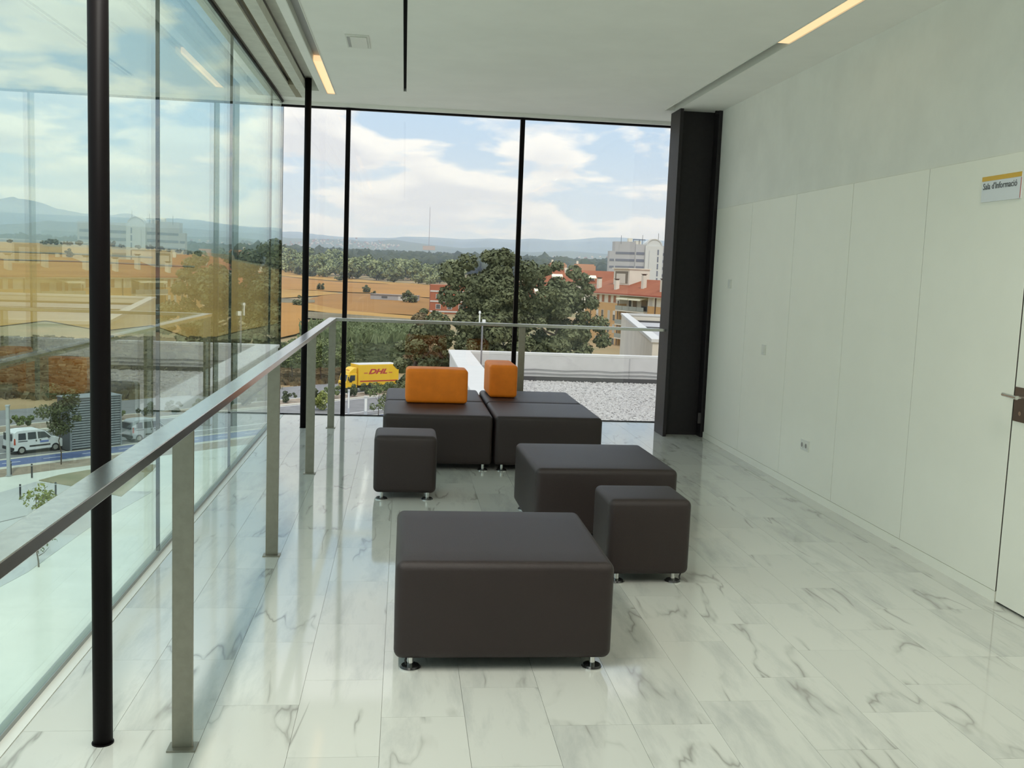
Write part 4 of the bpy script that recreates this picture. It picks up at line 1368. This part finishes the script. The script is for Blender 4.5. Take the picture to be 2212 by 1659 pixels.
for a, e in blocks:
    w = MB().box(a, e, 0, 2.0, 0, 9.4).build('brick_wall', m_brick, ab)
    MB().box(a, e, 0.06, 2.0, 9.4, EV - 0.1).build('upper_wall', m_render, ab)
    MB().box(a + 2.85, a + 3.1, -0.12, 0.0, 0, EV - 0.2).build('downpipe', m_pipe, w)
    MB().box(e - 0.5, e - 0.25, -0.12, 0.0, 0, 10.0).build('downpipe', m_pipe, w)
    cols = [a + 6.15, a + 8.5, a + 11.4, a + 13.75]
    for r_, (zt, hh) in enumerate(((7.75, 2.0), (4.85, 1.7), (1.95, 1.6))):
        for ci, cx in enumerate(cols):
            f = MB().box(cx - 0.50, cx + 0.50, -0.05, 0.06, zt - hh - 0.05, zt + 0.05).build('window', m_eave, ab)
            MB().box(cx - 0.40, cx + 0.40, -0.07, -0.04, zt - hh, zt - (0.0 if (ci + r_) % 3 else 0.8)).build('pane', m_pane if (ci + r_) % 2 else m_blind, f)
    for cx in [a + 1.1] + cols:
        f = MB().box(cx - 0.75, cx + 0.75, 0.0, 0.09, 9.45, EV - 0.2).build('window', m_eave, ab)
        MB().box(cx - 0.55, cx + 0.55, -0.03, 0.05, 9.5, EV - 0.3).build('shutter', m_shut if cx > a + 2 else m_blind, f)
for gi, (a, e) in enumerate(((8.7, 20.4), (36.0, 48.0))):
    for fl_ in range(1, 4):
        z = -0.5 + fl_ * 2.9
        bal = MB().box(a, e, -0.9, 1.9, z - 0.3, z - 0.05).build('balcony', m_render, ab)
        n = 4
        for q in range(n):
            x0 = a + (e - a) * q / n
            MB().box(x0 + 0.06, a + (e - a) * (q + 1) / n - 0.06, -0.92, -0.86, z, z + 0.85).build('railing_panel', m_balc, bal)
        for cx, ww in ((a + 1.6, 0.8), (a + 3.6, 1.5), (a + 7.4, 2.2), (a + 10.2, 1.0)):
            f = MB().box(cx - ww / 2 - 0.1, cx + ww / 2 + 0.1, 1.72, 1.82, z, z + 2.25).build('window', m_eave, ab)
            MB().box(cx - ww / 2, cx + ww / 2, 1.66, 1.74, z + 0.05, z + 2.15).build('pane', m_shut if int(cx) % 2 else m_pane, f)
    for q in range(2 if gi != 1 else 1):
        x0 = a + 0.9 + q * 5.0
        MB().add([(x0, 1.0, EV - 0.25), (x0 + 4.6, 1.0, EV - 0.25), (x0 + 4.6, -1.3, EV - 0.75), (x0, -1.3, EV - 0.75), (x0, 1.0, EV - 0.32), (x0 + 4.6, 1.0, EV - 0.32), (x0 + 4.6, -1.3, EV - 0.98), (x0, -1.3, EV - 0.98)], [(0, 1, 2, 3), (7, 6, 5, 4), (2, 6, 7, 3), (0, 3, 7, 4), (1, 5, 6, 2)]).build('awning', m_awn, ab)
MB().box(-9.0, 65.5, -1.0, 2.2, EV - 0.15, EV + 0.12).build('eave', m_eave, ab)
MB().box(-9.0, 65.5, -1.12, -0.95, EV + 0.02, EV + 0.28).build('gutter', m_gutter, ab)
MB().profile([(-1.1, EV + 0.12), (8.5, EV + 3.3), (18.0, EV + 0.12)], -9.2, 65.7, axis='x').build('roof', m_rooftile, ab)
for cx, yy, h in ((-4, 1.8, 2.0), (4.2, 1.7, 1.9), (13.0, 3.2, 2.6), (22.5, 2.0, 2.2), (1.0, 6.0, 2.0), (31, 2.4, 2.2), (41, 3.4, 2.2), (52, 2.0, 2.2)):
    zr = EV + 0.12 + (yy + 1.1) / 9.6 * 3.2
    ch = MB().box(cx - 0.45, cx + 0.45, yy - 0.4, yy + 0.4, zr - 0.6, zr + h).build('chimney', m_render, ab)
    MB().box(cx - 0.5, cx + 0.5, yy - 0.45, yy + 0.45, zr + h + 0.2, zr + h + 0.32).box(cx - 0.35, cx + 0.35, yy - 0.3, yy + 0.3, zr + h, zr + h + 0.2).build('chimney_cap', m_pipe, ch)
for a, e, yy, h in ((-2.5, 4.5, 4.5, 2.2), (18, 26, 5.5, 2.8), (40, 47, 5.0, 2.6), (55, 62, 5.0, 2.6)):
    dm = MB().box(a, e, yy, yy + 5, EV, EV + 3.2 + h).build('roof_room', m_render, ab)
    MB().box(a + 0.8, e - 0.6, yy - 0.05, yy + 0.3, EV + 2.3, EV + 2.7 + h).build('room_opening', M('opening shade', (0.20, 0.17, 0.13), rough=0.9) if 'opening shade' not in bpy.data.materials else bpy.data.materials['opening shade'], dm)
    MB().box(a - 0.2, e + 0.2, yy - 0.4, yy + 5.2, EV + 3.2 + h, EV + 3.45 + h).build('room_roof', m_render, dm)
    MB().box(a + 1.4, e - 1.6, yy - 0.09, yy - 0.04, EV + 2.3, EV + 2.2 + h).build('room_door', m_render, dm)

# houses with terracotta roofs further back
for i, (x0, x1, y, zt, lab) in enumerate(((46, 80, 330, 3.3, 'long terracotta roofed terrace of houses between the trees and the grey office tower'), (90, 150, 300, 1.5, 'terracotta roofed houses at the foot of the office tower'), (24, 45, 285, -1.0, 'low terracotta roofed houses just behind the great trees'))):
    t = thing('terraced_houses', lab, 'houses', (x0, y, G))
    h = zt - G
    L = x1 - x0
    MB().box(0, L, 0, 12, 0, h - 4.2).build('wall', m_render, t)
    MB().profile([(-0.9, h - 4.3), (6, h), (12.9, h - 4.3)], -0.6, L + 0.6, axis='x').build('roof', m_rooftile, t)
    n = int(L / 5)
    for q in range(n):
        cx = 2.5 + q * L / n
        f = MB().box(cx - 0.8, cx + 0.8, -0.08, 0.05, h - 7.2, h - 5.3).build('window', m_eave, t)
        MB().box(cx - 0.65, cx + 0.65, -0.11, -0.05, h - 7.1, h - 5.4).build('pane', m_pane if q % 3 else m_shut, f)
        if q % 2 == 0:
            d = MB().box(cx + 0.4, cx + 3.6, 0.8, 4, h - 4.2, h - 1.7).build('dormer', m_render, t)
            MB().add([(cx + 0.2, 0.75, h - 1.6), (cx + 3.8, 0.75, h - 1.6), (cx + 3.8, -0.9, h - 2.4), (cx + 0.2, -0.9, h - 2.4), (cx + 0.2, -0.9, h - 2.6), (cx + 3.8, -0.9, h - 2.6)], [(0, 1, 2, 3), (3, 2, 5, 4)]).build('awning', m_awn, d)
            MB().box(cx + 0.8, cx + 3.2, 0.72, 0.82, h - 4.1, h - 2.5).build('dormer_window', m_pane, d)
        if q % 3 == 1:
            MB().box(cx - 0.5, cx + 0.5, 4.2, 5.2, h - 1.5, h + 0.6).build('chimney', m_render, t)
for i, (x0, x1, y, z1, lab) in enumerate(((50.4, 56.0, 345, 5.6, 'square orange brick block rising above the terracotta roofs, nearer the trees'), (59.2, 66.2, 345, 5.5, 'square orange brick block rising above the terracotta roofs, nearer the tower'))):
    t = thing('brick_block', lab, 'building', (x0, y, G))
    MB().prism([(0, 0), (x1 - x0, 0), (x1 - x0, 7), (0, 7)], 0, z1 - G - 0.5).build('wall', M('pinkish brick', (0.52, 0.29, 0.17), rough=0.9) if i == 0 else bpy.data.materials['pinkish brick'], t)
    MB().prism([(0.5, 0.3), (x1 - x0 - 0.5, 0.3), (x1 - x0 - 0.5, 6.7), (0.5, 6.7)], z1 - G - 0.5, z1 - G).build('upper_storey', bpy.data.materials['pinkish brick'], t)
    MB().box(0.4, 1.0, 1, 2, z1 - G, z1 - G + 1.0).build('chimney', m_render, t)

# grey office tower
m_tower = M('grey tower cladding', (0.44, 0.44, 0.43), rough=0.6, var=0.04, scale=0.1)
m_tower2 = M('pale tower cladding', (0.60, 0.61, 0.57), rough=0.6)
ot = thing('office_tower', 'grey office tower with ribbon windows and a pale stair shaft', 'office building', (106.8, 500, G))
HT = 17.9 - G
w_l = MB().prism([(0, 7.5), (9.2, 0.8), (9.2, 14), (0, 14)], 0, HT + 1.6).build('wing', m_tower, ot)
MB().prism([(-2.2, 9.4), (0, 7.6), (0, 14), (-2.2, 14)], 0, 14.6 - G).build('lower_wing', m_tower, ot)
w_m = MB().box(9.2, 14.0, 0, 14, 0, HT + 0.4).build('wing', m_tower, ot)
sh = MB().box(14.0, 23.0, -1.2, 12, 0, HT - 0.2).build('stair_shaft', m_tower2, ot)
pts = [(14.9 + 3.7 * (1 - math.cos(a)), HT - 0.2 + 3.2 * math.sin(a)) for a in [PI * k / 12 for k in range(13)]]
MB().profile(pts, -0.6, 10).build('barrel_vault', m_tower2, ot)
for yv in (-0.9, 3.2):
    n = 16
    b = MB()
    for k in range(n):
        a0, a1 = PI * k / n, PI * (k + 1) / n
        q = [(18.6 - 4.0 * math.cos(a0), HT - 0.2 + 3.6 * math.sin(a0)), (18.6 - 4.0 * math.cos(a1), HT - 0.2 + 3.6 * math.sin(a1)), (18.6 - 3.6 * math.cos(a1), HT - 0.2 + 3.2 * math.sin(a1)), (18.6 - 3.6 * math.cos(a0), HT - 0.2 + 3.2 * math.sin(a0))]
        b.profile(q, yv, yv + 0.4)
    b.build('vault_arch', m_coping, ot)
MB().box(23.0, 46, 1.0, 14, 0, HT + 0.1).build('wing', m_tower, ot)
m_ribbon = M('tower window glass', (0.16, 0.17, 0.20), rough=0.25, spec=0.6)
for k in range(7):
    z = HT - 4.9 - k * 3.55
    MB().box(9.6, 13.7, -0.12, 0.05, z, z + 1.35).build('ribbon_window', m_ribbon, w_m)
    MB().prism([(0.5, 7.02), (8.9, 0.90), (8.9, 1.2), (0.5, 7.4)], z + 0.05, z + 1.25).build('ribbon_window', m_ribbon, w_l)
    if k:
        MB().prism([(-2.1, 9.2), (-0.1, 7.55), (-0.1, 8.2), (-2.1, 9.8)], z + 0.05, z + 1.2).build('ribbon_window', m_ribbon, ot)
    MB().box(23.6, 45, 0.88, 1.05, z, z + 1.35).build('ribbon_window', m_ribbon, ot)
    MB().box(20.2, 20.9, -1.32, -1.15, z + 0.2, z + 2.9).build('shaft_window', m_ribbon, sh)
MB().box(15.8, 16.1, -1.30, -1.15, 4, HT - 2.6).build('shaft_groove', m_tower, sh)
MB().box(6.0, 8.0, 3, 6, HT + 1.6, HT + 3.3).box(9.8, 12.6, 3, 7, HT + 0.4, HT + 2.2).build('roof_plant', m_render, ot)
MB().box(8.2, 14.6, 2.6, 2.8, HT + 2.6, HT + 2.9).box(8.4, 8.6, 2.6, 2.8, HT + 0.4, HT + 2.8).box(11.4, 11.6, 2.6, 2.8, HT + 0.4, HT + 2.8).build('roof_frame', m_dark, ot)
for x, h in ((2.4, 4.6), (13.4, 5.2), (21.6, 6.4)):
    MB().cyl((x, 4, HT + 0.3), (x, 4, HT + h), 0.10, n=6).build('antenna', m_dark, ot)

# red brick building half hidden by the great tree, and the long shed in the field
rb = thing('red_brick_building', 'red brick building with white bands peeping out beside the tall dark tree', 'building', (8.0, 300, -12))
m_redbrick = M('red brick', (0.36, 0.12, 0.06), rough=0.9)
MB().box(0, 14, 0, 12, -2, 9.1).build('wall', m_redbrick, rb)
for z in (7.0, 4.0, 1.0):
    MB().box(-0.1, 14.1, -0.12, 0.05, z, z + 0.45).build('band', m_coping, rb)
for z in (4.9, 1.9):
    for x in (1.6, 5.0, 8.4):
        f = MB().box(x, x + 1.5, -0.06, 0.06, z, z + 1.5).build('window', m_coping, rb)
        MB().box(x + 0.15, x + 1.35, -0.09, -0.04, z + 0.12, z + 1.38).build('pane', m_pane, f)
p, q = hit(800, 648), hit(897, 653)
sd_ = thing('field_shed', 'long low grey shed standing in the brown field', 'shed', (p.x, p.y, ground_h(p.x, p.y)), math.atan2(q.y - p.y, q.x - p.x))
L = (q - p).length
MB().box(0, L, 0, 5, -0.5, 2.1).build('wall', M('shed grey', (0.36, 0.35, 0.34), rough=0.85), sd_)
MB().box(-0.3, L + 0.3, -0.3, 5.3, 2.1, 2.3).build('roof', M('shed roof', (0.30, 0.26, 0.23), rough=0.9), sd_)
for a in (0.62, 0.72):
    MB().box(L * a, L * a + 2.0, -0.06, 0.04, 0.2, 1.8).build('door', m_coping, sd_)
MB().box(L * 0.25, L * 0.25 + 2.2, -0.05, 0.04, 0.9, 1.6).build('window', m_pane, sd_)

# ------------------------------------------------------------------ summer haze over the far land
hz = bpy.data.materials.new('thin summer haze')
hz.use_nodes = True
t = hz.node_tree
t.nodes.clear()
vs_ = nd(t, 'ShaderNodeVolumeScatter', inp={'Density': 0.00026, 'Anisotropy': 0.2})
vs_.inputs['Color'].default_value = (0.52, 0.67, 1.0, 1)
oo = nd(t, 'ShaderNodeOutputMaterial')
t.links.new(vs_.outputs[0], oo.inputs['Volume'])
o = MB().box(-7000, 7000, 260, 8500, -60, 240).build('haze', hz)
tag(o, 'thin bluish summer haze over the distant fields and hills', 'haze', kind='stuff')
